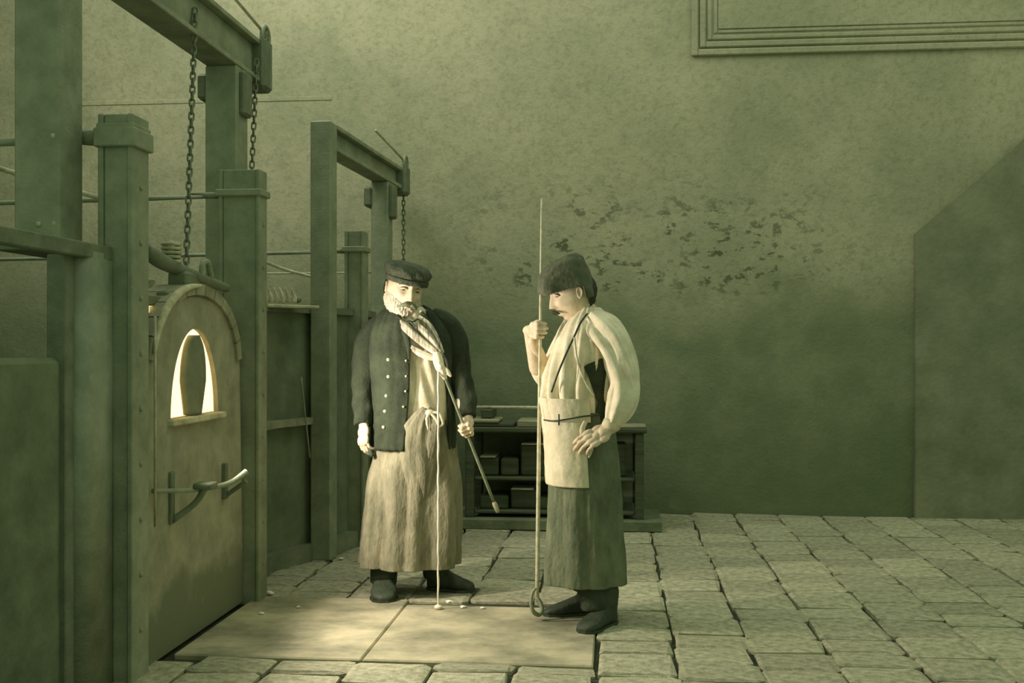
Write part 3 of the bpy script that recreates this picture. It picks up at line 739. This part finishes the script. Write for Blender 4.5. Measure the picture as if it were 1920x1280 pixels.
def shoe(man, name, heel, toe, w, h):
    """boot from heel point to toe point on the floor (local x,y), ankle above the heel"""
    bm = BM(); h0 = Vector((*heel, 0)); t0 = Vector((*toe, 0)); v = (t0 - h0); L_ = v.length; v.normalize()
    q = frame_m(h0, v, (0, 0, 1))
    secs = [(0.0, .030, .036, .050), (.03, .036, .045, .07), (.08, .037, .048, .085), (.14, .040, .040, .066), (.20, .046, .030, .046), (.26, .036, .022, .032), (.285, .015, .014, .018)]
    rows = []
    for (y, hw, hh, top) in catmull(secs, 4):
        y *= L_ / .285; row = []
        for j in range(16):
            th = 2 * math.pi * j / 16; c, s_ = math.cos(th), math.sin(th)
            z = top / 2 + top / 2 * (abs(s_) ** .7 * (1 if s_ > 0 else -1)); row.append(bm.verts.new(q @ Vector((hw * w * (abs(c) ** .75) * (1 if c > 0 else -1), y, z * h + .004))))
        rows.append(row)
    for a, b in zip(rows, rows[1:]):
        for j in range(16): bm.faces.new((a[j], a[(j + 1) % 16], b[(j + 1) % 16], b[j]))
    bm.faces.new(rows[0]); bm.faces.new(rows[-1][::-1])
    cone2(bm, q @ Vector((0, .05, .06)), q @ Vector((0, .045, .15)), .044 * w, .05 * w, 14)
    bm = remesh(bm, .005, 3); displace(bm, lambda c, n: .002 * fbm(c, 25))
    for v_ in bm.verts: v_.co.z = max(v_.co.z, .001)
    o = man.pt(name, bm, 'leather')
    bm = BM(); rows = []
    pts = [(q @ Vector((hw * w * 1.06 * sx, y * L_ / .285, 0))) for sx, lst in ((1, secs), (-1, secs[::-1])) for (y, hw, _, _) in lst]
    lo = [bm.verts.new((p.x, p.y, .0)) for p in pts]; hi = [bm.verts.new((p.x, p.y, .014)) for p in pts]
    bm.faces.new(lo[::-1]); bm.faces.new(hi)
    for i in range(len(pts)): bm.faces.new((lo[i], lo[(i + 1) % len(pts)], hi[(i + 1) % len(pts)], hi[i]))
    man.pt('sole', bm, 'leather', False, o)

# ---------------- man 1 : stout, dark jacket, cap, grey beard
m1 = Man(768, 5.45, 'person', 'stout bearded man in dark buttoned jacket, small cap and long pale apron')
p = m1.p
HM = Matrix.Translation(p(757, 544, -.06)) @ Matrix.Rotation(R(9), 4, 'Y') @ Matrix.Rotation(R(27), 4, 'Z') @ Matrix.Rotation(R(9), 4, 'X') @ Matrix.Diagonal((1.20, 1.12, 1.06, 1))
HM1 = HM.copy()
hs = 1.0
bm = BM(); t = head_bm(); bmesh.ops.transform(t, matrix=HM, verts=t.verts)
b = BM()
ell(b, p(768, 780, 0), (.175, .15, .17)); ell(b, p(768, 700, 0), (.175, .13, .20)); ell(b, p(768, 635, 0), (.165, .105, .14))
cone2(b, p(768, 620, 0), p(762, 572, -.02), .075, .058)
for (sh, el, wr) in ((p(712, 622), p(684, 708, -.01), p(682, 795, -.09)), (p(832, 610), p(862, 706, .0), p(872, 792, -.09))):
    cone2(b, sh, el, .052, .042); cone2(b, el, wr, .042, .027)
for (hp, kn, an) in ((p(745, 815), p(725, 950, -.02), p(719, 1078, -.03)), (p(795, 815), p(800, 945, .0), p(815, 1070, .05))):
    cone2(b, hp, kn, .085, .058); cone2(b, kn, an, .055, .04)
b = remesh(b, .007, 5); add(bm, b); add(bm, t)
# hands
H1 = frame_m(p(682, 797, -.10), (-.02, -.12, -1), (-.75, -.65, .05))
h = hand_bm((28, 38, 25), (32, 12), mirror=1, spread=3, scale=1.02); bmesh.ops.transform(h, matrix=H1, verts=h.verts); add(bm, h)
# pipe line for the left hand
PA = p(829, 694, -.34); PB = p(928, 946, -.02); pv = (PB - PA).normalized()
hc_ = p(873, 806, -.20); k_ = (hc_ - PA).dot(pv); hc_ = PA + pv * k_
GX = -pv; GY = Vector((.05, -.8, -.25)); GY = (GY - GX * GY.dot(GX)).normalized(); GZ = GX.cross(GY)
# left hand: thumb side towards the upper end; palm faces the pipe
G = Matrix((GX, GY, GZ)).transposed().to_4x4()
h = hand_bm((72, 88, 62), (28, 40), spread=1)
if GZ.y > 0: G = Matrix((GX, GY, GZ)).transposed().to_4x4()
G.translation = hc_ - GY * .078 + GZ * .022
bmesh.ops.transform(h, matrix=G, verts=h.verts); add(bm, h)
WR = G @ Vector((0, -.03, 0))
EL = p(862, 712, .02)
body = m1.pt('body', bm, 'skin')
eyes(m1, HM)
# beard, moustache, hair
def beardc(q, n):
    ax = abs(q.x); top = -.046 - .020 * math.exp(-(ax / .022) ** 2) + (.030 if q.y > -.045 else .030 * max(0, (q.y + .075) / .03)) + .006 * noise.noise(q * 120)
    w = (top - q.z) / .035
    if n[1] > 0: w = min(w, (.28 - n[1]) / .15)
    return w
bm = patch(beardc, .016, .006, 160, 170, 130); bmesh.ops.transform(bm, matrix=HM, verts=bm.verts); solid(m1.pt('beard', bm, 'beard'), .004)
for sx in (-1, 1):
    bm = BM(); tube(bm, [(0, -.112, -.047), (sx * .014, -.111, -.049), (sx * .028, -.101, -.056), (sx * .040, -.086, -.068)], [.007, .0105, .0095, .003], 10, 5)
    displace(bm, lambda c, n: .0025 * noise.noise(c * 260)); bmesh.ops.transform(bm, matrix=HM, verts=bm.verts); m1.pt('moustache', bm, 'clay_dark')
bm = patch(lambda q, n: 0 if (q.z > .08 or q.z < -.05 or n[1] < -.02 or (abs(q.x) > .06 and q.y < .03 and q.z < .03)) else 1, .008, .004, 120); bmesh.ops.transform(bm, matrix=HM, verts=bm.verts); solid(m1.pt('hair', bm, 'hair'), .004)
# cap: soft low crown with a short band
bm = BM(); secs = [(.046, 0, -.010, .088, .112), (.062, 0, -.008, .090, .114), (.076, 0, -.004, .096, .120), (.096, 0, .004, .104, .126), (.116, 0, .008, .094, .112), (.130, 0, .008, .060, .075), (.134, 0, .008, .012, .02)]
bm = zloft(secs, 64, 5, lambda th, z: .003 * math.sin(th * 9 + z * 60) * (z > .07) + .003 * noise.noise(Vector((math.sin(th) * 5, math.cos(th) * 5, z * 40))), close=True)
bmesh.ops.transform(bm, matrix=HM @ Matrix.Diagonal((.93, .93, 1, 1)), verts=bm.verts); cap = m1.pt('cap', bm, 'cap')
bm = zloft([(.040, 0, -.011, .0905, .115), (.058, 0, -.010, .0925, .117), (.062, 0, -.010, .091, .115)], 64, 3); bmesh.ops.transform(bm, matrix=HM @ Matrix.Diagonal((.93, .93, 1, 1)), verts=bm.verts); solid(m1.pt('cap_band', bm, 'cap', parent=cap), .006)
# shirt
def shf(th, z): return .006 * noise.noise(Vector((math.sin(th) * 6 + z * 3, math.cos(th) * 6, z * 9))) + .004 * math.sin(th * 17 + z * 20)
bm = zloft([m1.sec(575, 738, 790, .066, -.02), m1.sec(592, 722, 815, .095), m1.sec(625, 706, 834, .135), m1.sec(700, 710, 838, .160), m1.sec(775, 708, 842, .172), m1.sec(835, 712, 842, .160)], 110, 8, shf)
solid(m1.pt('shirt', bm, 'shirt'), .004)
# neckcloth: strands crossing the chest, tails below
for i, (pts, r) in enumerate((
    ([p(738, 585, -.080), p(762, 614, -.165), p(790, 640, -.188), p(822, 664, -.200)], [.014, .020, .020, .012]),
    ([p(765, 601, -.130), p(787, 616, -.165), p(808, 638, -.182), p(828, 668, -.198)], [.012, .019, .019, .012]),
    ([p(785, 594, -.105), p(802, 609, -.140), p(815, 630, -.165), p(830, 662, -.190)], [.011, .016, .016, .010]),
    ([p(770, 650, -.176), p(785, 660, -.186), p(802, 668, -.195), p(820, 672, -.2)], [.008, .015, .015, .010]))):
    bm = BM(); tube(bm, pts, r, 18, 8, lambda th, s: .003 * math.sin(th * 4 + s * 20), flat=.42); m1.pt('neckcloth', bm, 'stripe')
bm = BM(); tube(bm, [p(818, 660, -.205), p(820, 672, -.215), p(825, 690, -.215), p(834, 704, -.21)], [.013, .024, .021, .006], 16, 6, lambda th, s: .003 * math.sin(th * 5), flat=.6); 
tube(bm, [p(828, 688, -.22), p(838, 696, -.225), p(846, 706, -.22)], [.010, .013, .005], 12, 5, flat=.6); m1.pt('neckcloth_tail', bm, 'shirt')
bm = BM(); tube(bm, [p(746, 594, -.125), p(756, 601, -.150), p(770, 604, -.158), p(784, 598, -.14)], [.0035] * 4, 8, 4); tube(bm, [p(770, 603, -.162), p(776, 609, -.170), p(780, 618, -.178)], [.006, .005, .002], 8, 3); m1.pt('neck_string', bm, 'leather')
# jacket
def jsec(py, pl, pr, ry, ol, orr):
    z, cx, cy, rx, r2 = m1.sec(py, pl, pr, ry)
    def ang(px):
        x = m1.p(px, py, -ry).x; s_ = max(-.97, min(.97, (x - cx) / rx)); return math.asin(s_)
    return (z, cx, cy, rx, r2, ang(ol), ang(orr))
def jf(th, z):
    return .012 * noise.noise(Vector((math.sin(th) * 3.2, math.cos(th) * 3.2, z * 3.4))) + .007 * noise.noise(Vector((math.sin(th) * 6, math.cos(th) * 6, z * 1.5))) + .004 * noise.noise(Vector((math.sin(th) * 9, math.cos(th) * 9, z * 8)))
J = [jsec(574, 735, 793, .075, 742, 790), jsec(583, 720, 808, .095, 745, 795), jsec(596, 708, 824, .120, 750, 800), jsec(625, 696, 844, .155, 760, 812), jsec(660, 694, 850, .174, 767, 826), jsec(710, 700, 850, .186, 768, 838), jsec(770, 702, 851, .198, 764, 838), jsec(838, 702, 850, .204, 757, 834)]
bm = zloft(J[::-1], 120, 8, jf)
jk = m1.pt('jacket', bm, 'jacket'); solid(jk, .014, 0)
def slv(th, s): return .005 * noise.noise(Vector((math.cos(th) * 2.5, math.sin(th) * 2.5, s * 14))) + .004 * math.sin(s * 60 + math.sin(th) * 2) * (.3 + s)
bm = BM(); tube(bm, [p(728, 598, .0), p(708, 616, .0), p(691, 648, .0), p(682, 708, -.01), p(681, 760, -.05), p(682, 797, -.09)], [.034, .062, .074, .063, .055, .046], 28, 8, slv)
m1.pt('sleeve', remesh(bm, .006, 2), 'jacket', parent=jk)
bm = BM(); WRL = WR
tube(bm, [p(808, 588, .0), p(830, 604, .0), p(850, 636, .01), p(862, 706, .0), (EL + WRL) / 2 + Vector((.012, 0, -.0)), WRL - Vector((0, 0, -.012))], [.034, .060, .072, .062, .052, .040], 28, 8, slv)
m1.pt('sleeve', remesh(bm, .006, 2), 'jacket', parent=jk)
# lapel edge and buttons
def onj(px, py, extra=.008):
    """point on jacket front at pixel"""
    data = catmull(J, 8); z = m1.p(px, py, -.19).z; q = min(data, key=lambda q: abs(q[0] - z)); x = m1.p(px, py, -q[4] * .95).x
    s_ = max(-.98, min(.98, (x - q[1]) / q[3])); e = 2.35
    y = (1 - abs(s_) ** e) ** (1 / e) * q[4]; return Vector((x, -y - extra, z))
for (px, py) in ((728, 674), (728, 706), (724, 742), (721, 771), (718, 801), (762, 676), (762, 705), (761, 733), (757, 762)):
    bm = BM(); big = px < 750; c = onj(px, py, .012); ell(bm, c, (.0085 if big else .006, .004, .0085 if big else .006), seg=12); m1.pt('button', bm, 'rod', parent=jk)
bm = BM(); tube(bm, [onj(747, 590, .006), onj(756, 612, .008), onj(765, 640, .008), onj(768, 680, .006)], [.010, .016, .014, .004], 10, 6, flat=.5); m1.pt('collar', bm, 'jacket', parent=jk)
bm = BM(); tube(bm, [onj(790, 584, .006), onj(803, 604, .008), onj(815, 632, .008), onj(828, 665, .006)], [.010, .016, .014, .004], 10, 6, flat=.5); m1.pt('collar', bm, 'jacket', parent=jk)
# apron
def ap1(th, z):
    t = min(1, max(0, (1.0 - z) / .8)); u = noise.noise(Vector((math.sin(th) * 1.2, math.cos(th) * 1.2, z * .9)))
    f = (.004 + .014 * t) * math.sin(th * 8.5 + 1.5 * u + z * 1.1) + .006 * noise.noise(Vector((math.sin(th) * 9, math.cos(th) * 9, z * 7))) + .003 * noise.noise(Vector((math.sin(th) * 24, math.cos(th) * 24, z * 22)))
    d = ((th + math.pi) % (2 * math.pi) - math.pi)
    f -= .018 * t * math.exp(-((d + .62) / .06) ** 2)
    return f
bm = zloft([m1.sec(786, 712, 842, .158), m1.sec(840, 706, 852, .174), m1.sec(900, 692, 860, .180), m1.sec(970, 685, 861, .182), m1.sec(1030, 679, 859, .182), m1.sec(1057, 677, 857, .180)], 160, 9, ap1)
apo = m1.pt('apron', bm, 'apron1'); solid(apo, .006)
# gathered apron top and knot in front
bm = BM()
tube(bm, [p(785, 935, -.150), p(784, 870, -.165), p(784, 820, -.180), p(792, 788, -.195), p(802, 768, -.205)], [.05, .085, .084, .055, .026], 40, 8, lambda th, s: .006 * math.sin(th * 9 + s * 10) + .004 * math.sin(th * 14), flat=.5)
tube(bm, [p(805, 860, -.19), p(810, 830, -.215), p(815, 800, -.230), p(812, 778, -.228), p(802, 768, -.215)], [.012, .026, .026, .022, .016], 18, 7, lambda th, s: .003 * math.sin(th * 5 + s * 10), flat=.6)
m1.pt('apron_gather', bm, 'apron1', parent=apo)
bm = BM(); ell(bm, p(806, 773, -.235), (.022, .016, .016), seg=14)
for pts in ([p(806, 773, -.24), p(818, 786, -.245), p(822, 802, -.24)], [p(806, 773, -.24), p(800, 785, -.25), p(803, 806, -.245)], [p(806, 773, -.24), p(824, 775, -.24), p(830, 794, -.235), p(823, 800, -.235)]): tube(bm, pts, [.007] * (len(pts) - 1) + [.004], 8, 5)
displace(bm, lambda c, n: .003 * noise.noise(c * 90)); m1.pt('knot', bm, 'flap', parent=apo)
# trousers
bm = BM()
for (hp, kn, an) in ((p(745, 830), p(722, 950, -.01), p(719, 1092, -.03)), (p(795, 830), p(805, 945, .02), p(818, 1078, .08))):
    tube(bm, [hp, (hp + kn) / 2, kn, (kn + an) / 2, an], [.10, .092, .082, .070, .068], 24, 8, lambda th, s: .005 * noise.noise(Vector((math.cos(th) * 2, math.sin(th) * 2, s * 16))))
m1.pt('trousers', remesh(bm, .008, 2), 'trouser')
a = p(720, 0, .03); shoe(m1, 'shoe', (a.x, .05), (a.x + .03, -.235), 1.45, 1.3)
a = p(812, 0, .09); shoe(m1, 'shoe', (a.x - .02, .10), (a.x + .215, .02), 1.25, 1.25)
# dark small tool in the right hand
hp_ = H1 @ Vector((.0, .10, -.022)); bm = BM(); 
tube(bm, [hp_ + Vector((.0, .0, .075)), hp_ + Vector((.012, -.012, .01)), hp_ + Vector((.030, -.02, -.055))], [.007, .010, .013], 10, 4)
def wor(man, o): o.parent = None; o.matrix_world = Matrix.Translation(man.root.location) @ Matrix.Rotation(A, 4, 'Z')
o = mesh_obj('hand_tool', bm, 'leather', None, True); wor(m1, o); tag(o, "short dark tool held in the bearded man's lowered hand", 'tool')
# blowpipe with a gather of glass, and the thread of glass
pr_ = empty('blowpipe', (0, 0, 0), label="slanting iron blowpipe held in the bearded man's other hand", cat='pipe')
wor(m1, pr_)
bm = BM(); tube(bm, [PA, PA + pv * .3, PB], [.0065, .0075, .008], 12, 3); mesh_obj('pipe', bm, 'iron', pr_, True)
bm = BM(); tube(bm, [PB - pv * .02, PB, PB + pv * .045], [.008, .013, .011], 12, 4); mesh_obj('mouthpiece', bm, 'iron_light', pr_, True)
bm = BM(); tube(bm, [PA + pv * .05, PA, PA - pv * .03, PA - pv * .05], [.010, .019, .017, .004], 14, 5); displace(bm, lambda c, n: .003 * noise.noise(c * 60)); mesh_obj('gather', bm, 'glass', pr_, True)
tp = PA + Vector((-.018, -.012, -.004)); ft = m1.p(822, 1141, -.33); tb = Vector((ft.x, ft.y, 0.012))
tb = Vector((m1.p(822, 1141, -.34).x, tp.y - .005, 0.0))
bm = BM(); n_ = 34; pts = [tp.lerp(Vector((tb.x, tb.y, .012)), i / n_) + Vector((.0012 * math.sin(i * 1.9), .0012 * math.cos(i * 2.3), 0)) for i in range(n_ + 1)]
tube(bm, pts, [.0048 + .0008 * math.sin(i * 1.3) for i in range(n_ + 1)], 8, 2); o = mesh_obj('glass_thread', bm, 'glass', None, True); wor(m1, o); tag(o, 'thin pale glass thread hanging straight down to the floor', 'glass thread')
bm = BM(); ell(bm, (tb.x, tb.y, .013), (.020, .018, .012), seg=14); displace(bm, lambda c, n: .003 * noise.noise(c * 80)); b_ = mesh_obj('thread_end', bm, 'glass', o, True)

# ---------------- man 2 : profile, shirt sleeves, pointed cap, long apron, pole
m2 = Man(1096, 4.92, 'person', 'man in profile in pale shirt and tall soft cap gripping a long hooked pole')
p = m2.p
HM = Matrix.Translation(p(1076, 552, .0)) @ Matrix.Rotation(R(-80), 4, 'Z') @ Matrix.Rotation(R(17), 4, 'X') @ Matrix.Scale(1.07, 4)
bm = BM(); t = head_bm(); bmesh.ops.transform(t, matrix=HM, verts=t.verts)
b = BM()
ell(b, p(1088, 800, 0), (.125, .15, .17)); ell(b, p(1090, 700, 0), (.13, .15, .20)); ell(b, p(1112, 635, 0), (.125, .16, .12))
cone2(b, p(1112, 620, 0), p(1092, 575, 0), .07, .056)
SL_, EL_, WL_ = p(1135, 630, -.15), p(1176, 722, -.20), p(1139, 806, -.22)
SR_, ER_, WR_ = p(1095, 625, .15), p(1030, 712, .20), p(1000, 640, .06)
for (a_, e_, w_) in ((SL_, EL_, WL_), (SR_, ER_, WR_)):
    cone2(b, a_, e_, .050, .040); cone2(b, e_, w_, .040, .026)
for (hp, kn, an) in ((p(1085, 830, -.08), p(1085, 970, -.09), p(1105, 1120, -.10)), (p(1090, 830, .08), p(1078, 960, .08), p(1092, 1095, .08))):
    cone2(b, hp, kn, .085, .058); cone2(b, kn, an, .055, .04)
b = remesh(b, .007, 5); add(bm, b); add(bm, t)
# left hand on the hip
H2 = frame_m(WL_, (-.80, -.12, -.40), (-.10, -.80, .45))
h = hand_bm(((30, 34, 20), (26, 32, 20), (22, 30, 18), (18, 26, 16)), (10, -4), mirror=1, spread=1, scale=1.08); bmesh.ops.transform(h, matrix=H2, verts=h.verts); add(bm, h)
# right hand round the pole
QT = p(1016, 372, .0); QB = p(1007, 1128, .0)
qa = (QT - QB).normalized(); qc = p(1013, 619, .0); qc = QB + qa * (qc - QB).dot(qa)
GX = qa; GZ = Vector((-1, -.35, 0)); GZ = (GZ - GX * GZ.dot(GX)).normalized(); GY = GZ.cross(GX)
h = hand_bm((68, 86, 60), (22, 40), mirror=1, spread=1, scale=1.0)
G = Matrix((GX, GY, GZ)).transposed().to_4x4(); 
if GY.y > 0: G = Matrix((GX, -GY, GZ)).transposed().to_4x4(); GY = -GY
G.translation = qc - GY * .076 + GZ * .021
bmesh.ops.transform(h, matrix=G, verts=h.verts)
if G.determinant() < 0: bmesh.ops.reverse_faces(h, faces=h.faces)
add(bm, h); wr = G @ Vector((0, -.02, 0)); b = BM(); cone2(b, wr, p(1006, 690, .12), .026, .036); add(bm, remesh(b, .005, 3))
m2.pt('body', bm, 'skin'); eyes(m2, HM)
bm = BM()
for sx in (-1, 1): tube(bm, [(0, -.110, -.047), (sx * .014, -.109, -.048), (sx * .027, -.099, -.054), (sx * .034, -.090, -.062)], [.005, .007, .005, .002], 10, 5)
bmesh.ops.transform(bm, matrix=HM, verts=bm.verts); m2.pt('moustache', bm, 'hair')
bm = patch(lambda q, n: 0 if (q.z > .08 or q.z < -.075 or n[1] < .12 or (abs(q.x) > .05 and q.y < .036)) else 1, .010, .004, 120); bmesh.ops.transform(bm, matrix=HM, verts=bm.verts); solid(m2.pt('hair', bm, 'hair'), .004)
# soft pointed cap
bm = BM(); prof = [(1009, 549), (1009, 528), (1018, 508), (1040, 490), (1064, 477), (1080, 474), (1092, 482), (1103, 505), (1112, 530), (1116, 552), (1115, 580), (1088, 582), (1030, 556)]
for (dy, k) in ((-.112, .55), (-.095, .80), (-.06, .95), (0, 1), (.06, .95), (.095, .80), (.112, .55)):
    for (qx, qy) in prof: bm.verts.new(p(1064 + (qx - 1064) * k, 538 + (qy - 538) * (k if qy < 538 else 1), dy))
bmesh.ops.convex_hull(bm, input=list(bm.verts)); bm = remesh(bm, .0045, 10)
displace(bm, lambda c, n: .006 * noise.noise(c * 14) + .004 * noise.noise(Vector((c.x * 12 + c.z * 14, c.y * 10, c.z * 30))))
HI = HM.inverted()
cut = []
for f in bm.faces:                                  # open the cap over the face and the ear
    q = HI @ f.calc_center_median()
    lim = .032 if q.y < -.035 else (.032 - (q.y + .035) * .1 if q.y < .022 else -.030)
    if q.z < lim: cut.append(f)
bmesh.ops.delete(bm, geom=cut, context='FACES')
cp = m2.pt('cap', bm, 'cap2'); solid(cp, .007)
bm = BM(); tube(bm, [p(1030, 503, -.045), p(1052, 492, -.058), p(1072, 487, -.060), p(1090, 484, -.04)], [.003, .0065, .006, .003], 10, 6); m2.pt('cap_fold', bm, 'cap2', parent=cp)
# shirt
def s2(th, z): return .006 * noise.noise(Vector((math.sin(th) * 5, math.cos(th) * 5, z * 5))) + .013 * math.sin(th * 15 + z * 20 + 2 * noise.noise(Vector((math.sin(th), math.cos(th), z * 4))))* min(1, max(.15, (1.42 - z) * 4)) - .011 * math.exp(-(math.sin(th * 6.5 + z * 7) / .22) ** 2) * min(1, max(0, (1.43 - z) * 8))
bm = zloft([m2.sec(577, 1088, 1124, .062), m2.sec(590, 1076, 1138, .095), m2.sec(610, 1060, 1155, .165), m2.sec(640, 1045, 1163, .185), m2.sec(690, 1028, 1160, .185), m2.sec(740, 1016, 1148, .175), m2.sec(790, 1020, 1138, .165), m2.sec(830, 1028, 1140, .160)], 150, 9, s2)
sh = m2.pt('shirt', bm, 'shirt'); solid(sh, .004)
def s3(th, s): return .008 * noise.noise(Vector((math.cos(th) * 2.2, math.sin(th) * 2.2, s * 10))) + .006 * math.sin(th * 5 + s * 9) - .010 * math.exp(-(math.sin(th * 3.5 + s * 5) / .3) ** 2)
bm = BM(); tube(bm, [p(1112, 600, -.10), p(1134, 622, -.15), p(1158, 662, -.19), p(1172, 712, -.20), p(1170, 745, -.21), p(1158, 775, -.22), p(1148, 794, -.222)], [.06, .080, .074, .068, .070, .058, .034], 40, 8, s3)
m2.pt('sleeve', remesh(bm, .005, 2), 'shirt', parent=sh)
bm = BM(); tube(bm, [p(1147, 790, -.222), p(1140, 803, -.224)], [.036, .034], 24, 2); m2.pt('cuff', bm, 'flap', parent=sh)
bm = BM(); tube(bm, [p(1080, 612, .12), p(1060, 650, .17), p(1034, 702, .18), p(1018, 700, .15), p(1004, 668, .12)], [.07, .066, .058, .050, .036], 32, 8, s3)
m2.pt('sleeve', remesh(bm, .005, 2), 'shirt', parent=sh)
# shirt crease shade drawn as a dark strand, with a pale cord branching off
bm = BM(); data = [(1101, 588, -.13), (1088, 606, -.17), (1077, 630, -.190), (1062, 662, -.192), (1046, 700, -.190), (1034, 735, -.16)]
tube(bm, [p(*q) for q in data], [.0045] * 6, 10, 5); m2.pt('crease_cord', bm, 'leather')
bm = BM(); tube(bm, [p(1077, 632, -.195), p(1082, 672, -.203), p(1094, 708, -.200), p(1113, 742, -.185)], [.005] * 4, 8, 5); m2.pt('crease_cord', bm, 'rod')
# apron skirt
def ap2(th, z):
    t = min(1, max(0, (1.0 - z) / .8)); u = noise.noise(Vector((math.sin(th) * 1.2 + 5, math.cos(th) * 1.2, z * .9)))
    return (.003 + .008 * t) * math.sin(th * 6.5 + 1.5 * u) + .006 * noise.noise(Vector((math.sin(th) * 8, math.cos(th) * 8, z * 6))) + .003 * noise.noise(Vector((math.sin(th) * 22, math.cos(th) * 22, z * 20)))
bm = zloft([m2.sec(770, 1022, 1146, .170), m2.sec(830, 1029, 1153, .178), m2.sec(905, 1029, 1160, .182), m2.sec(980, 1026, 1164, .186), m2.sec(1050, 1022, 1169, .190), m2.sec(1087, 1021, 1171, .19)], 160, 9, ap2)
ap = m2.pt('apron', bm, 'apron2'); solid(ap, .006)
# waistband and turned-down flap: shells over the front part of the body
def shell(secs, th0, th1, fold, name, m, parent, thick=.005, n=60):
    data = catmull(secs, 8); bm = BM(); rows = []
    for i, (z, cx, cy, rx, ry) in enumerate(data):
        row = []
        for j in range(n + 1):
            t0_ = th0(z) if callable(th0) else th0; th = R(t0_) + (R(th1) - R(t0_)) * j / n; c, s_ = math.cos(th), math.sin(th); e = 2.35; sq = (abs(c) ** e + abs(s_) ** e) ** (-1 / e); dr = fold(th, z) if fold else 0
            row.append(bm.verts.new((cx + (rx + dr) * s_ * sq, cy - (ry + dr) * c * sq, z)))
        rows.append(row)
    for a, b in zip(rows, rows[1:]):
        for j in range(n): bm.faces.new((a[j], a[j + 1], b[j + 1], b[j]))
    o = m2.pt(name, bm, m, parent=parent); solid(o, thick); return o
f1 = lambda th, z: .004 * noise.noise(Vector((math.sin(th) * 9, math.cos(th) * 9, z * 12)))
shell([m2.sec(744, 1010, 1146, .188), m2.sec(762, 1014, 1146, .186), m2.sec(787, 1018, 1146, .184)], -185, 18, f1, 'waistband', 'flap', ap, .006)
shell([m2.sec(668, 1033, 1164, .192), m2.sec(700, 1026, 1160, .190), m2.sec(745, 1014, 1150, .180), m2.sec(792, 1019, 1142, .172)], lambda z: (30 - 36 * min(1, (m2.p(0, 666).z - z) / .045) if z > m2.p(0, 684).z else (-6 + 36 * min(1, (m2.p(0, 684).z - z) / .165) if z > m2.p(0, 752).z else 30 - 60 * (m2.p(0, 752).z - z))), 150, f1, 'under_arm_shade', 'jacket', sh, .006)  # dark sheet over the shirt standing for the shade under the arm
f2 = lambda th, z: .005 * noise.noise(Vector((math.sin(th) * 7, math.cos(th) * 7, z * 9))) + .003 * math.sin(z * 95 + th * 3) * (1 if z > .93 else .2)
shell([m2.sec(786, 1017, 1150, .190), m2.sec(830, 1021, 1154, .194), m2.sec(870, 1022, 1158, .196), m2.sec(904, 1024, 1160, .197)], -190, 6, f2, 'apron_flap', 'flap', ap, .006)
bm = BM(); tube(bm, [p(1020, 787, -.10), p(1036, 789, -.165), p(1062, 786, -.195), p(1096, 780, -.2), p(1125, 778, -.17)], [.0035] * 5, 8, 5); tube(bm, [p(1048, 776, -.195), p(1048, 797, -.197)], [.004, .004], 6, 2); m2.pt('apron_string', bm, 'leather', parent=ap)
bm = BM(); tube(bm, [p(1098, 790, -.205), p(1092, 805, -.21), p(1096, 822, -.212), p(1108, 838, -.21), p(1104, 858, -.205)], [.010, .012, .014, .012, .004], 12, 5, flat=.6); m2.pt('cloth_corner', bm, 'flap', parent=ap)
# trousers, shoes
bm = BM()
for (hp, kn, an) in ((p(1090, 850, -.08), p(1098, 980, -.09), p(1118, 1140, -.10)), (p(1090, 850, .08), p(1092, 960, .08), p(1102, 1105, .08))):
    tube(bm, [hp, (hp + kn) / 2, kn, (kn + an) / 2, an], [.10, .09, .08, .072, .070], 24, 8, lambda th, s: .005 * noise.noise(Vector((math.cos(th) * 2, math.sin(th) * 2, s * 16))))
m2.pt('trousers', remesh(bm, .008, 2), 'trouser')
a = p(1108, 0, .08); b_ = p(1018, 0, .04); shoe(m2, 'shoe', (a.x + .03, .10), (b_.x, .055), 1.05, 1.1)
a = p(1128, 0, -.10); shoe(m2, 'shoe', (a.x + .05, -.06), (a.x - .10, -.26), 1.15, 1.15)
# the hooked pole
pl = empty('hooked_pole', (0, 0, 0), label='long iron pole with a hooked lower end held upright by the man in shirt sleeves', cat='pole'); wor(m2, pl)
bm = BM(); tube(bm, [QB, QB.lerp(QT, .3), QB.lerp(QT, .62), QT], [.0095, .0095, .0075, .005], 12, 4); mesh_obj('pole', bm, 'rod', pl, True)
bm = BM(); pts = [p(*q) for q in ((1007, 1120, 0), (1014, 1132, -.01), (1016, 1144, -.02), (1010, 1152, -.03), (1000, 1146, -.05), (996, 1130, -.055), (998, 1112, -.05), (1005, 1102, -.045))]
tube(bm, pts, [.0105, .0105, .0105, .0105, .010, .009, .008, .006], 10, 5); mesh_obj('hook', bm, 'iron', pl, True)
